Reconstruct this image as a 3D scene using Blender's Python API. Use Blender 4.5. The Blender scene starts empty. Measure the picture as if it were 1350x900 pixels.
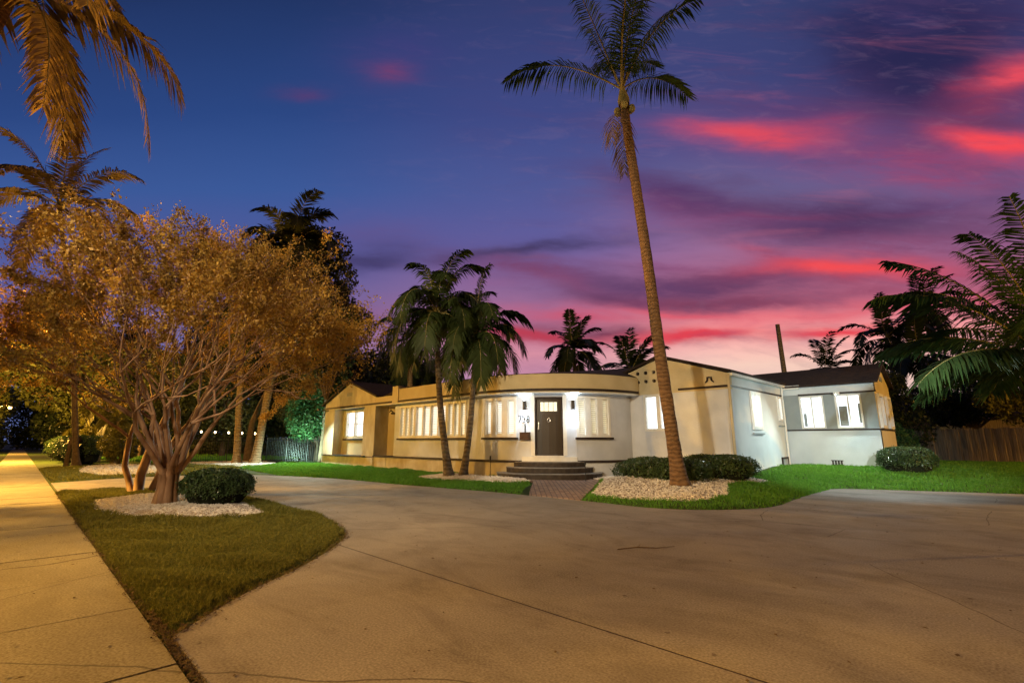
import bpy, math, random
import numpy as np
from mathutils import Vector, Matrix
R = math.radians
S = math.sqrt(.5)
sc = bpy.context.scene
col = sc.collection
rnd = random.Random(7)
rng = np.random.default_rng(11)

def lin(r, g, b):
    f = lambda c: (c/255/12.92) if c/255 <= .04045 else ((c/255+.055)/1.055)**2.4
    return (f(r), f(g), f(b), 1.0)

# ------------------------------------------------------------------ camera
# world axes: X runs along the street, Y away from the street towards the house, Z up (metres)
cam = bpy.data.cameras.new('camera'); cam.sensor_width = 36; cam.lens = 36*637/1350
cam.clip_start = .05; cam.clip_end = 3000
co = bpy.data.objects.new('camera', cam); col.objects.link(co)
co.location = (0, 0, 1.3); co.rotation_euler = (R(90)+math.atan(132/637), 0, R(45))
sc.camera = co
sc.view_settings.view_transform = 'Standard'; sc.view_settings.look = 'None'
sc.view_settings.exposure = 0; sc.view_settings.gamma = 1

# ------------------------------------------------------------------ dusk sky (a function of direction only)
world = bpy.data.worlds.new('World'); sc.world = world; world.use_nodes = True
nt = world.node_tree; nt.nodes.clear()
def sock(t, s, v):
    if isinstance(v, (int, float)): s.default_value = v
    else: t.links.new(v, s)
def mth(op, a, b=None, c=None, t=None, clamp=False):
    t = t or nt
    n = t.nodes.new('ShaderNodeMath'); n.operation = op; n.use_clamp = clamp
    for i, v in enumerate((a, b, c)):
        if v is not None: sock(t, n.inputs[i], v)
    return n.outputs[0]
def mixc(fac, a, b, t=None, mode='MIX'):
    t = t or nt
    n = t.nodes.new('ShaderNodeMix'); n.data_type = 'RGBA'; n.blend_type = mode
    sock(t, n.inputs[0], fac)
    for i, v in ((6, a), (7, b)):
        if isinstance(v, tuple): n.inputs[i].default_value = v
        else: t.links.new(v, n.inputs[i])
    return n.outputs[2]
def ramp(t, fac, stops, interp='LINEAR'):
    n = t.nodes.new('ShaderNodeValToRGB'); n.color_ramp.interpolation = interp
    e = n.color_ramp.elements
    while len(e) > 1: e.remove(e[-1])
    e[0].position, e[0].color = stops[0]
    for p, c in stops[1:]:
        k = e.new(p); k.color = c
    t.links.new(fac, n.inputs[0]); return n.outputs[0]
tc = nt.nodes.new('ShaderNodeTexCoord'); sx = nt.nodes.new('ShaderNodeSeparateXYZ')
nt.links.new(tc.outputs['Generated'], sx.inputs[0])
x, y, z = sx.outputs
xr = mth('MULTIPLY', mth('ADD', x, y), S); yr = mth('MULTIPLY', mth('SUBTRACT', y, x), S)
A = mth('MULTIPLY', mth('ARCTAN2', xr, yr), 180/math.pi)
EL = mth('MULTIPLY', mth('ARCSINE', z), 180/math.pi)
# position on a far upright plane facing the sunset, so that the streaks lie level like a distant cloud bank
yc_ = mth('MAXIMUM', yr, .12)
PX = mth('MULTIPLY', mth('DIVIDE', xr, yc_), 45.0); PY = mth('MULTIPLY', mth('DIVIDE', z, yc_), 45.0)
def wnoise(sa, se, detail, off, rough=.55, dist=0.0, shear=0.0):
    cb = nt.nodes.new('ShaderNodeCombineXYZ')
    nt.links.new(mth('MULTIPLY', PX, sa), cb.inputs[0])
    nt.links.new(mth('MULTIPLY', mth('ADD', PY, mth('MULTIPLY', PX, shear)), se), cb.inputs[1])
    cb.inputs[2].default_value = off
    n = nt.nodes.new('ShaderNodeTexNoise'); n.inputs['Scale'].default_value = 1
    n.inputs['Detail'].default_value = detail; n.inputs['Roughness'].default_value = rough
    n.inputs['Distortion'].default_value = dist
    nt.links.new(cb.outputs[0], n.inputs['Vector']); return n.outputs['Fac']
wA = mth('MULTIPLY', mth('SUBTRACT', wnoise(.07, .16, 5, 3.1), .5), 9)
wE = mth('MULTIPLY', mth('SUBTRACT', wnoise(.06, .18, 6, 8.7), .5), 4.5)
A2 = mth('ADD', PX, wA); E2 = mth('ADD', PY, wE)
streak = wnoise(.05, .40, 9, 1.3, .64, .5, .04)
fine = wnoise(.10, .42, 7, 5.3, .62, .4, .03)
En = mth('DIVIDE', mth('ADD', PY, mth('MULTIPLY', wE, .5)), 50.0, clamp=True)
def er(stops): return ramp(nt, En, [(min(1, max(0, e/50)), lin(*c)) for e, c in sorted(stops)])
left = er([(4.3, (110, 125, 185)), (9.3, (120, 110, 165)), (13.1, (105, 95, 150)), (18.5, (80, 90, 155)), (25.1, (58, 88, 152)), (33.8, (42, 70, 130)), (48.2, (32, 52, 100))])
mid = er([(5.7, (190, 135, 165)), (7.9, (214, 142, 160)), (10.8, (180, 112, 145)), (14.6, (140, 106, 155)), (19.3, (98, 92, 155)), (25.1, (76, 88, 150)), (33.8, (62, 72, 132)), (48.2, (50, 60, 110))])
right = er([(5.0, (224, 190, 185)), (7.0, (244, 204, 188)), (8.6, (250, 186, 178)), (10.8, (244, 156, 158)), (13.1, (196, 110, 136)), (18.5, (156, 108, 150)), (25.1, (106, 98, 146)), (29.4, (86, 80, 134)), (38.4, (62, 68, 122)), (48.2, (56, 66, 116))])
def sstep(v, a, b):
    n = nt.nodes.new('ShaderNodeMapRange'); n.interpolation_type = 'SMOOTHSTEP'
    nt.links.new(v, n.inputs[0]); n.inputs[1].default_value = a; n.inputs[2].default_value = b
    return n.outputs[0]
base = mixc(sstep(PX, -26, 2), left, mid)
base = mixc(sstep(PX, 2, 22), base, right)
#        x    y    wx   wy  rot   colour          strength streakiness
clouds = [(-13.6, 38.7, 1.96, 0.85, 4, (128, 62, 104), 0.7, 0.6), (-22.7, 36.1, 1.94, 0.46, 0, (92, 58, 110), 0.6, 0.4),
 (-12.7, 40.8, 4.93, 2.39, 0, (70, 60, 122), 0.4, 0.3), (-15.0, 17.6, 3.14, 0.71, -2, (64, 56, 106), 0.8, 0.5),
 (-13.9, 20.1, 6.8, 1.13, 0, (98, 82, 138), 0.6, 0.4), (-15.5, 12.5, 2.49, 0.61, 0, (140, 84, 124), 0.5, 0.5),
 (1.9, 18.8, 5.26, 0.4, -8, (70, 58, 102), 0.8, 0.5), (1.1, 16.8, 5.96, 0.94, 6, (108, 58, 98), 0.8, 0.6),
 (6.4, 15.2, 5.18, 0.78, 14, (150, 74, 112), 0.6, 0.7), (-2.6, 15.2, 3.7, 0.93, 0, (150, 95, 140), 0.5, 0.5),
 (16.1, 23.8, 4.76, 1.08, 16, (92, 52, 100), 0.85, 0.5), (22.2, 22.0, 8.38, 1.23, 8, (142, 72, 116), 0.7, 0.6),
 (32.2, 20.9, 6.45, 1.87, 3, (88, 50, 92), 0.95, 0.5), (39.3, 23.2, 8.81, 1.08, -8, (80, 56, 106), 0.8, 0.5),
 (30.2, 22.5, 7.25, 0.33, -2, (186, 76, 108), 0.6, 0.7), (32.4, 16.2, 3.57, 0.63, 2, (236, 74, 84), 1, 0.6),
 (36.6, 17.0, 4.33, 0.63, -4, (232, 80, 90), 1, 0.6), (28.6, 16.8, 4.1, 0.55, 18, (196, 76, 98), 0.8, 0.7),
 (38.0, 18.9, 8.27, 0.96, -5, (150, 72, 108), 0.6, 0.6), (20.0, 14.6, 8.86, 1.0, -3, (104, 56, 94), 0.9, 0.6),
 (24.6, 13.0, 6.23, 0.53, -3, (128, 60, 92), 0.8, 0.7), (10.1, 13.7, 4.85, 0.69, 8, (104, 60, 98), 0.85, 0.6),
 (16.8, 16.8, 4.47, 0.39, 4, (140, 78, 120), 0.6, 0.7), (2.2, 9.9, 3.98, 0.59, 2, (168, 60, 86), 0.85, 0.6),
 (8.1, 10.5, 4.71, 0.6, 4, (96, 54, 84), 0.9, 0.6), (16.6, 10.1, 4.34, 0.37, -2, (222, 62, 80), 0.95, 0.7),
 (16.4, 12.2, 8.04, 0.45, 2, (236, 92, 108), 0.8, 0.7), (30.4, 10.0, 3.76, 0.37, -3, (226, 70, 86), 0.9, 0.7),
 (29.5, 11.8, 9.48, 0.6, -4, (242, 112, 122), 0.7, 0.6), (6.2, 11.9, 4.38, 0.38, 4, (210, 80, 104), 0.8, 0.6),
 (45.0, 42.8, 5.96, 4.27, 8, (42, 38, 82), 1.1, 0.7), (43.0, 38.6, 3.75, 2.26, 0, (50, 42, 88), 0.9, 0.6),
 (54.7, 47.0, 5.05, 2.0, 0, (62, 48, 92), 0.8, 0.5), (40.9, 45.2, 3.34, 2.47, 0, (52, 50, 100), 0.5, 0.6),
 (49.4, 43.7, 2.16, 2.15, 0, (120, 56, 92), 0.5, 0.9), (53.7, 38.4, 4.23, 1.22, -22, (214, 74, 94), 0.95, 0.7),
 (47.3, 36.0, 5.16, 2.03, 10, (140, 58, 96), 0.8, 0.6), (49.5, 34.7, 3.85, 1.64, 10, (182, 68, 98), 0.8, 0.8),
 (50.7, 30.6, 4.74, 1.32, 10, (238, 74, 88), 1, 0.7), (51.9, 32.9, 3.19, 0.81, 0, (88, 54, 94), 0.8, 0.6),
 (48.7, 27.2, 7.01, 1.89, 0, (140, 70, 112), 0.7, 0.5), (25.6, 31.6, 4.75, 0.8, 4, (214, 74, 98), 0.9, 0.7),
 (32.4, 32.9, 5.74, 1.17, -7, (182, 70, 104), 0.85, 0.7), (40.9, 28.2, 7.42, 1.56, 3, (166, 66, 106), 0.7, 0.7),
 (30.0, 34.5, 7.22, 1.46, 4, (88, 60, 112), 0.7, 0.5), (40.2, 32.5, 6.36, 2.69, 0, (110, 66, 112), 0.6, 0.6),
 (47.4, 20.9, 9.1, 2.44, -4, (128, 66, 106), 0.7, 0.5), (45.8, 16.5, 8.19, 1.1, -6, (170, 70, 100), 0.7, 0.7),
 (40.8, 13.5, 8.82, 0.92, -5, (196, 92, 116), 0.7, 0.6), (35.7, 14.2, 6.63, 0.46, -6, (150, 72, 104), 0.7, 0.7),
 (44.2, 41.6, 7.5, 6.0, 6, (40, 37, 80), 1.25, .35), (42.5, 37.4, 5.0, 3.0, -10, (46, 40, 84), 1.0, .45), (50, 45, 5, 2.5, 0, (56, 46, 90), .8, .5),
 (33, 22.6, 10, 1.7, 4, (76, 50, 92), .9, .5), (17, 24.5, 6, 1.1, 14, (82, 54, 102), .85, .5), (23, 15.4, 11, 1.0, -2, (96, 56, 96), .8, .5), (13, 15.0, 7, .8, 8, (92, 58, 102), .75, .5), (2, 19.0, 7, .55, -8, (66, 56, 98), .8, .5), (-15, 18.2, 5, .8, -3, (64, 58, 104), .7, .5),
 (45.0, 42.8, 5.96, 4.08, 8, (38, 36, 78), 1.6, 0.5), (42.4, 46.2, 4.19, 2.19, 0, (48, 46, 92), 0.9, 0.6), (33.9, 16.5, 5.58, 0.63, -2, (240, 74, 82), 1.25, 0.5), (16.6, 10.0, 4.34, 0.44, -2, (226, 62, 78), 1.2, 0.5), (2.2, 9.9, 3.25, 0.52, 2, (186, 60, 82), 1.0, 0.6), (30.6, 10.0, 3.98, 0.37, -3, (232, 66, 82), 1.1, 0.5), (25.3, 31.5, 4.36, 0.8, 4, (220, 74, 94), 1.0, 0.7), (50.7, 30.4, 3.31, 1.14, 8, (244, 72, 84), 1.25, 0.6), (54.0, 38.6, 3.42, 1.03, -20, (226, 74, 92), 1.1, 0.6), (18.7, 13.2, 8.07, 0.46, 0, (120, 56, 88), 0.8, 0.6), (38.4, 12.7, 6.59, 0.53, -6, (226, 92, 108), 0.8, 0.6)]
sky = base
tex = wnoise(.22, .75, 9, 12.4, .66, .7, .02)
sn = mth('ADD', mth('MULTIPLY', mth('SUBTRACT', streak, .5), 2.0), mth('MULTIPLY', mth('SUBTRACT', tex, .5), 2.2))
for (ca, ce, wa_, we_, rot, c, st, sk) in clouds:
    cr, sr = math.cos(R(rot)), math.sin(R(rot))
    da = mth('SUBTRACT', A2, ca); de = mth('SUBTRACT', E2, ce)
    u = mth('DIVIDE', mth('ADD', mth('MULTIPLY', da, cr), mth('MULTIPLY', de, -sr)), wa_)
    v = mth('DIVIDE', mth('ADD', mth('MULTIPLY', da, sr), mth('MULTIPLY', de, cr)), we_)
    q = mth('ADD', mth('MULTIPLY', u, u), mth('MULTIPLY', v, v))
    g = mth('EXPONENT', mth('MULTIPLY', mth('POWER', q, .8), -.75))
    m = mth('MULTIPLY', g, mth('ADD', st, mth('MULTIPLY', sn, sk)), clamp=True)
    sky = mixc(m, sky, lin(*c))
# wispy brightening and darkening everywhere on the sunset side
wis = mth('MULTIPLY', sstep(fine, .46, .74), mth('MULTIPLY', sstep(PX, -14, 22), .36))
sky = mixc(wis, sky, lin(92, 62, 102))
sky = mixc(mth('MULTIPLY', sstep(streak, .55, .8), mth('MULTIPLY', sstep(PX, 0, 25), .16)), sky, lin(228, 120, 140))
# the eastern half of the sky, behind the camera, is already night with a little town glow low down
night = ramp(nt, mth('DIVIDE', EL, 90.0, clamp=True), [(0, lin(96, 62, 38)), (.12, lin(58, 44, 44)), (.4, lin(26, 30, 52)), (1, lin(20, 28, 58))])
dusk = mth('MULTIPLY', sstep(mth('ABSOLUTE', A), 95, 62), sstep(EL, 66, 50))
sky = mixc(dusk, night, sky)
sky = mixc(mth('MULTIPLY', sstep(tex, .5, .75), mth('MULTIPLY', sstep(PX, -30, 20), .14)), sky, lin(150, 118, 150))
sky = mixc(sstep(EL, 0, -4), sky, lin(60, 46, 36))
sun_dir = dict(el=R(3), rot=R(0))
ns = nt.nodes.new('ShaderNodeTexSky'); ns.sky_type = 'NISHITA'; ns.sun_disc = False
ns.sun_elevation = R(1); ns.sun_rotation = R(-10)
skya = mixc(1.0, sky, mixc(.004, (0, 0, 0, 1), ns.outputs[0]), mode='ADD')
bg = nt.nodes.new('ShaderNodeBackground'); nt.links.new(skya, bg.inputs[0]); bg.inputs[1].default_value = 1.0
wo = nt.nodes.new('ShaderNodeOutputWorld'); nt.links.new(bg.outputs[0], wo.inputs[0])

# the last glow of the set sun, very weak and soft, from behind the house
sl = bpy.data.lights.new('sun', 'SUN'); sl.energy = .12; sl.angle = R(20); sl.color = (1, .62, .6)
so = bpy.data.objects.new('sun', sl); col.objects.link(so); so.rotation_euler = (R(80), 0, R(170))

SODIUM = (1.0, .50, .08)
COOL = (.80, .93, 1.0)
def lamp(kind, loc, power, color, size=.15, aim=None, cone=60, blend=.5, parent=None):
    l = bpy.data.lights.new('lamp_light', kind); l.energy = power; l.color = color
    if kind in ('POINT', 'SPOT'): l.shadow_soft_size = size
    if kind == 'SPOT': l.spot_size = R(cone); l.spot_blend = blend
    if kind == 'AREA': l.size = size
    o = bpy.data.objects.new('lamp_light', l); col.objects.link(o); o.location = loc
    if aim is not None:
        o.rotation_euler = (Vector(aim)-Vector(loc)).to_track_quat('-Z', 'Y').to_euler()
    return o
# street lamps, floodlights, some added only as fill (their fixtures are built further down at the same places)
STREET = [((-20.0, -1.35, 5.2), 6000, 'POINT'), ((-74.3, -1.75, 4.9), 6000, 'POINT'), ((-45, -1.6, 5.0), 15000, 'POINT'), ((9.5, 21.5, 6.0), 6500, 'POINT')]  # the lamp halfway along is added to brighten the background trees
for p_, w_, k_ in STREET: lamp(k_, (p_[0], p_[1], p_[2]-.16), w_, SODIUM, .12)
lamp('SPOT', (-2.6, -9.6, 7.6), 16000, (1.0, .79, .50), .35, (-13, 14, 3.6), 56, .9)
lamp('SPOT', (8.0, -8.6, 7.4), 10000, SODIUM, .12, (0, 5, 0), 80, .9)  # added fill for the right part of the drive
lamp('SPOT', (-8.0, -8.6, 7.4), 15500, SODIUM, .12, (-4, 1.0, 0), 70, .9)  # added fill for the near concrete and island grass
lamp('SPOT', (-24, -9.2, 8.2), 85000, SODIUM, .15, (-3, 5, 0), 60, .8)  # added lamp that rakes streaks of light across the drive
lamp('SPOT', (.9, 9.9, 2.9), 3000, (.80, .96, 1.0), .12, (-4.6, 20.2, .9), 52, 1.0)  # unseen flood put out of view to light the right walls and lawn
lamp('SPOT', (-4.1, 20.75, 2.95), 700, (.85, 1, .9), .06, (-3.2, 17.2, 0), 140, .6)  # added spot under the eave, brightens the right lawn

# ------------------------------------------------------------------ materials
MATS = {}
def newmat(name):
    m = bpy.data.materials.new(name); m.use_nodes = True
    t = m.node_tree; b = t.nodes['Principled BSDF']; MATS[name] = m
    return m, t, b
def tn(t, scale, detail=4, vec='Object', rough=.55, stretch=None, dist=0):
    c = t.nodes.new('ShaderNodeTexCoord'); n = t.nodes.new('ShaderNodeTexNoise')
    n.inputs['Scale'].default_value = scale; n.inputs['Detail'].default_value = detail
    n.inputs['Roughness'].default_value = rough; n.inputs['Distortion'].default_value = dist
    if stretch:
        mp = t.nodes.new('ShaderNodeMapping'); mp.inputs['Scale'].default_value = stretch
        t.links.new(c.outputs[vec], mp.inputs[0]); t.links.new(mp.outputs[0], n.inputs['Vector'])
    else: t.links.new(c.outputs[vec], n.inputs['Vector'])
    return n.outputs['Fac']
def bump(t, b, h, strength, dist=.01):
    n = t.nodes.new('ShaderNodeBump'); n.inputs['Strength'].default_value = strength; n.inputs['Distance'].default_value = dist
    t.links.new(h, n.inputs['Height']); t.links.new(n.outputs[0], b.inputs['Normal'])
def mat(name, c1, c2, scale=3, rough=.8, bmp=.0, bscale=40, bdist=.01, stretch=None, lo=.35, hi=.65, metal=0, spec=.3, detail=5):
    m, t, b = newmat(name)
    f = tn(t, scale, detail, stretch=stretch)
    t.links.new(ramp(t, f, [(lo, c1+(1,)), (hi, c2+(1,))]), b.inputs['Base Color'])
    b.inputs['Roughness'].default_value = rough; b.inputs['Metallic'].default_value = metal
    b.inputs['Specular IOR Level'].default_value = spec
    if bmp: bump(t, b, tn(t, bscale, 4), bmp, bdist)
    return m
def leafmat(name, c1, c2, scale=2.0, trans=.3, rough=.55):
    m, t, b = newmat(name)
    f = tn(t, scale, 6, rough=.7)
    cr = ramp(t, f, [(.32, c1+(1,)), (.68, c2+(1,))])
    t.links.new(cr, b.inputs['Base Color']); b.inputs['Roughness'].default_value = rough
    b.inputs['Specular IOR Level'].default_value = .35
    tr = t.nodes.new('ShaderNodeBsdfTranslucent'); t.links.new(cr, tr.inputs[0])
    mx = t.nodes.new('ShaderNodeMixShader'); mx.inputs[0].default_value = trans
    t.links.new(b.outputs[0], mx.inputs[1]); t.links.new(tr.outputs[0], mx.inputs[2])
    t.links.new(mx.outputs[0], t.nodes['Material Output'].inputs[0])
    return m
def glow(name, c, s, c2=None, scale=3):
    m, t, b = newmat(name)
    b.inputs['Base Color'].default_value = (.6, .6, .6, 1)
    if c2:
        f = tn(t, scale, 3)
        t.links.new(ramp(t, f, [(.4, c+(1,)), (.62, c2+(1,))]), b.inputs['Emission Color'])
    else: b.inputs['Emission Color'].default_value = c+(1,)
    b.inputs['Emission Strength'].default_value = s
    return m
def concrete(name, tint, tint2, stain):
    m, t, b = newmat(name)
    big = tn(t, .35, 5, rough=.6, dist=.4); med = tn(t, 1.6, 8, rough=.65); fin = tn(t, 60, 3)
    c = ramp(t, big, [(.3, tint+(1,)), (.7, tint2+(1,))])
    c = mixc(mth('MULTIPLY', ramp(t, med, [(.5, (0, 0, 0, 1)), (.72, (1, 1, 1, 1))]), .5, t=t), c, stain+(1,), t=t)
    c = mixc(.24, c, ramp(t, fin, [(.35, (.12, .1, .09, 1)), (.65, (.7, .68, .62, 1))]), t=t)
    # hairline cracks and worn paler patches
    vc = t.nodes.new('ShaderNodeTexVoronoi'); vc.feature = 'DISTANCE_TO_EDGE'; vc.inputs['Scale'].default_value = .22
    tcv = t.nodes.new('ShaderNodeTexCoord'); nv = t.nodes.new('ShaderNodeTexNoise'); nv.inputs['Scale'].default_value = .9; nv.inputs['Detail'].default_value = 8
    t.links.new(tcv.outputs['Object'], nv.inputs['Vector']); t.links.new(mixc(.22, tcv.outputs['Object'], nv.outputs['Color'], t=t), vc.inputs['Vector'])
    ck = mth('MULTIPLY', mth('LESS_THAN', vc.outputs['Distance'], .0011, t=t), mth('GREATER_THAN', tn(t, .3, 2), .5, t=t), t=t)
    c = mixc(mth('MULTIPLY', ck, .6, t=t), c, (.05, .035, .025, 1), t=t)
    wn = tn(t, .7, 6, rough=.7, stretch=(.6, 1.6, 1), dist=.8)
    c = mixc(mth('MULTIPLY', ramp(t, wn, [(.48, (0, 0, 0, 1)), (.66, (1, 1, 1, 1))]), .4, t=t), c, (stain[0]*1.1, stain[1]*1.15, stain[2]*1.3, 1), t=t)
    # small dark spots and leaf stains
    vo = t.nodes.new('ShaderNodeTexVoronoi'); vo.inputs['Scale'].default_value = 2.3
    tcn = t.nodes.new('ShaderNodeTexCoord'); t.links.new(tcn.outputs['Object'], vo.inputs['Vector'])
    sp = mth('LESS_THAN', mth('ADD', vo.outputs['Distance'], mth('MULTIPLY', tn(t, 22, 3), .12, t=t), t=t), .105, t=t)
    sp = mth('MULTIPLY', sp, mth('GREATER_THAN', tn(t, .8, 3), .5, t=t), t=t)
    c = mixc(mth('MULTIPLY', sp, .55, t=t), c, (.05, .028, .018, 1), t=t)
    t.links.new(c, b.inputs['Base Color'])
    t.links.new(ramp(t, med, [(.3, (.78,)*3+(1,)), (.7, (.95,)*3+(1,))]), b.inputs['Roughness'])
    b.inputs['Specular IOR Level'].default_value = .15
    bump(t, b, mth('ADD', fin, mth('MULTIPLY', med, 1.5, t=t), t=t), .35, .006)
    return m
concrete('drive', (.19, .17, .15), (.34, .31, .275), (.095, .075, .062))
concrete('walk', (.19, .17, .10), (.26, .23, .14), (.15, .12, .07))
mat('asphalt', (.04, .04, .04), (.06, .06, .055), 4, .9)
mat('soil', (.05, .032, .02), (.10, .065, .04), 5, .95, .6, 30, .02)
mat('turf', (.035, .06, .012), (.06, .10, .02), 3, .95, .6, 60, .02)
mat('gravel_bed', (.30, .26, .21), (.44, .39, .33), 30, .9, .8, 60, .02)
leafmat('grass_near', (.05, .065, .010), (.30, .29, .06), 26, .35)
leafmat('grass_far', (.045, .16, .014), (.17, .40, .045), 14, .35)
mat('stone', (.48, .45, .42), (.84, .82, .79), 9, .75, lo=.3, hi=.7)
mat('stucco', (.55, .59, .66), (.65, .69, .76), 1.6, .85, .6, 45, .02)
mat('stucco_warm', (.55, .47, .29), (.63, .55, .36), 1.4, .85, .6, 45, .02)  # cream paint with the yellow of the sodium lamps put into it
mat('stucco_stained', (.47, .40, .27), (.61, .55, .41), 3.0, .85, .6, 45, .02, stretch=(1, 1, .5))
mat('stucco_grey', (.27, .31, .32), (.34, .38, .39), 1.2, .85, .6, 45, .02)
mat('stucco_cool', (.54, .60, .63), (.64, .70, .73), 1.0, .85, .6, 45, .02)  # white walls with the cool lamp light put into the colour
mat('white_paint', (.72, .72, .68), (.80, .80, .76), 6, .5, .1, 60)
mat('dark_trim', (.022, .014, .012), (.04, .026, .02), 6, .6)
mat('step_tile', (.028, .022, .020), (.055, .042, .036), 8, .55, .2, 40)
mat('step_edge', (.16, .15, .14), (.24, .22, .20), 8, .5)
mat('black_metal', (.008, .008, .009), (.016, .016, .017), 20, .35, spec=.5)
mat('steel', (.5, .5, .5), (.6, .6, .6), 20, .3, metal=.9)
mat('wood_box', (.05, .022, .010), (.09, .042, .020), 8, .5, stretch=(1, 1, 9))
mat('crape_bark', (.14, .07, .035), (.33, .20, .12), 5, .7, .4, 25, .01, stretch=(1, 1, .3))
mat('dark_bark', (.10, .07, .045), (.17, .12, .08), 8, .9, .6, 30, .02)
mat('pillar_stucco', (.55, .45, .28), (.62, .52, .34), 3, .85)
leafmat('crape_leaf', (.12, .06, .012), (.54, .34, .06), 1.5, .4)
leafmat('olive_leaf', (.035, .045, .012), (.09, .10, .025), .8, .3)
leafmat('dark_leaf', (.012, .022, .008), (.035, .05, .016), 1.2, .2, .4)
leafmat('hedge_leaf', (.02, .045, .014), (.08, .13, .045), 3.0, .18, .35)
leafmat('green_leaf', (.02, .07, .02), (.06, .16, .05), 1.2, .3)
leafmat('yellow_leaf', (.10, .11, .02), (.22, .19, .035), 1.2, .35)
leafmat('palm_leaf', (.030, .050, .014), (.065, .10, .028), 1.0, .3)
leafmat('coconut_leaf', (.022, .055, .014), (.07, .13, .03), 1.0, .3, .75)
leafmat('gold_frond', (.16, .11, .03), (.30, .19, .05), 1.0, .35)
leafmat('dead_frond', (.10, .06, .03), (.20, .13, .07), 3, .2, .8)
mat('frond_stem', (.20, .18, .06), (.34, .28, .10), 3, .6)
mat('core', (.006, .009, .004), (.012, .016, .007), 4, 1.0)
glow('warm_pane', (1.0, .92, .60), 1.15, (1.0, .96, .74), 2.2)
glow('white_pane', (1.0, .98, .86), 1.5, (1.0, 1.0, .93), 1.6)
glow('cool_pane', (.93, .98, 1.0), 2.0, (.62, .74, .80), 1.3)
glow('cream_pane', (1.0, .88, .52), .75, (1.0, .95, .70), 5)
glow('lamp_glass', (1.0, .62, .22), 6)
glow('bulb', (1.0, .72, .36), 14)
glow('led', (.85, .95, 1.0), 25)
# brown planked door
m, t, b = newmat('door_wood')
wv = t.nodes.new('ShaderNodeTexWave'); wv.inputs['Scale'].default_value = 1.6; wv.inputs['Distortion'].default_value = 3
wv.inputs['Detail'].default_value = 4
tcc = t.nodes.new('ShaderNodeTexCoord'); mp = t.nodes.new('ShaderNodeMapping'); mp.inputs['Scale'].default_value = (6, 6, .6)
t.links.new(tcc.outputs['Object'], mp.inputs[0]); t.links.new(mp.outputs[0], wv.inputs[0])
t.links.new(ramp(t, wv.outputs[1], [(.2, (.010, .006, .005, 1)), (.8, (.026, .016, .013, 1))]), b.inputs['Base Color']); b.inputs['Roughness'].default_value = .45
# roof shingles
m, t, b = newmat('shingle')
tcc = t.nodes.new('ShaderNodeTexCoord'); mp = t.nodes.new('ShaderNodeMapping'); mp.inputs['Scale'].default_value = (3.2, 3.2, 3.2)
br = t.nodes.new('ShaderNodeTexBrick'); br.inputs['Color1'].default_value = (.022, .015, .012, 1); br.inputs['Color2'].default_value = (.055, .038, .030, 1)
br.inputs['Mortar'].default_value = (.006, .004, .004, 1); br.inputs['Scale'].default_value = 1.0; br.inputs['Mortar Size'].default_value = .02
t.links.new(tcc.outputs['Object'], mp.inputs[0]); t.links.new(mp.outputs[0], br.inputs[0])
t.links.new(mixc(.5, br.outputs[0], ramp(t, tn(t, 9, 5), [(.3, (.010, .007, .006, 1)), (.7, (.05, .03, .024, 1))]), t=t), b.inputs['Base Color']); b.inputs['Roughness'].default_value = .95
bump(t, b, br.outputs['Fac'], .5, .02)
# brick pavers
m, t, b = newmat('paver')
tcc = t.nodes.new('ShaderNodeTexCoord'); mp = t.nodes.new('ShaderNodeMapping'); mp.inputs['Rotation'].default_value = (0, 0, R(45)); mp.inputs['Scale'].default_value = (1, 1, 1)
br = t.nodes.new('ShaderNodeTexBrick'); br.inputs['Color1'].default_value = (.22, .13, .10, 1); br.inputs['Color2'].default_value = (.34, .23, .18, 1)
br.inputs['Mortar'].default_value = (.06, .045, .04, 1); br.inputs['Scale'].default_value = 1.0; br.inputs['Mortar Size'].default_value = .012
br.inputs['Brick Width'].default_value = .24; br.inputs['Row Height'].default_value = .12
t.links.new(tcc.outputs['Object'], mp.inputs[0]); t.links.new(mp.outputs[0], br.inputs[0])
t.links.new(mixc(.25, br.outputs[0], ramp(t, tn(t, 7, 4), [(.3, (.12, .09, .08, 1)), (.7, (.45, .36, .3, 1))]), t=t), b.inputs['Base Color']); b.inputs['Roughness'].default_value = .85
bump(t, b, br.outputs['Fac'], -.6, .01)
# ringed palm trunks
def trunkmat(name, c1, c2, rings=9):
    m, t, b = newmat(name)
    tcc = t.nodes.new('ShaderNodeTexCoord'); w = t.nodes.new('ShaderNodeTexWave'); w.bands_direction = 'Z'; w.inputs['Scale'].default_value = rings/6.28*2
    w.inputs['Distortion'].default_value = 5.0; w.inputs['Detail'].default_value = 3; w.inputs['Detail Scale'].default_value = 2
    t.links.new(tcc.outputs['Object'], w.inputs[0])
    c = mixc(.55, ramp(t, w.outputs[1], [(.15, c1+(1,)), (.6, c2+(1,))]), ramp(t, tn(t, 9, 5), [(.3, c1+(1,)), (.7, c2+(1,))]), t=t)
    t.links.new(c, b.inputs['Base Color']); b.inputs['Roughness'].default_value = .9
    bump(t, b, w.outputs[1], .8, .03)
trunkmat('coconut_trunk', (.09, .05, .025), (.24, .14, .07))
trunkmat('palm_trunk', (.07, .055, .04), (.19, .15, .10), 7)
trunkmat('pale_trunk', (.22, .16, .09), (.38, .28, .16), 7)
# fence boards, the wood lightened to make up for missing lamp light
mat('fence_wood', (.20, .15, .10), (.46, .36, .25), 2.5, .9, .4, 30, .01, stretch=(9, 9, .5))
M = MATS

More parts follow.
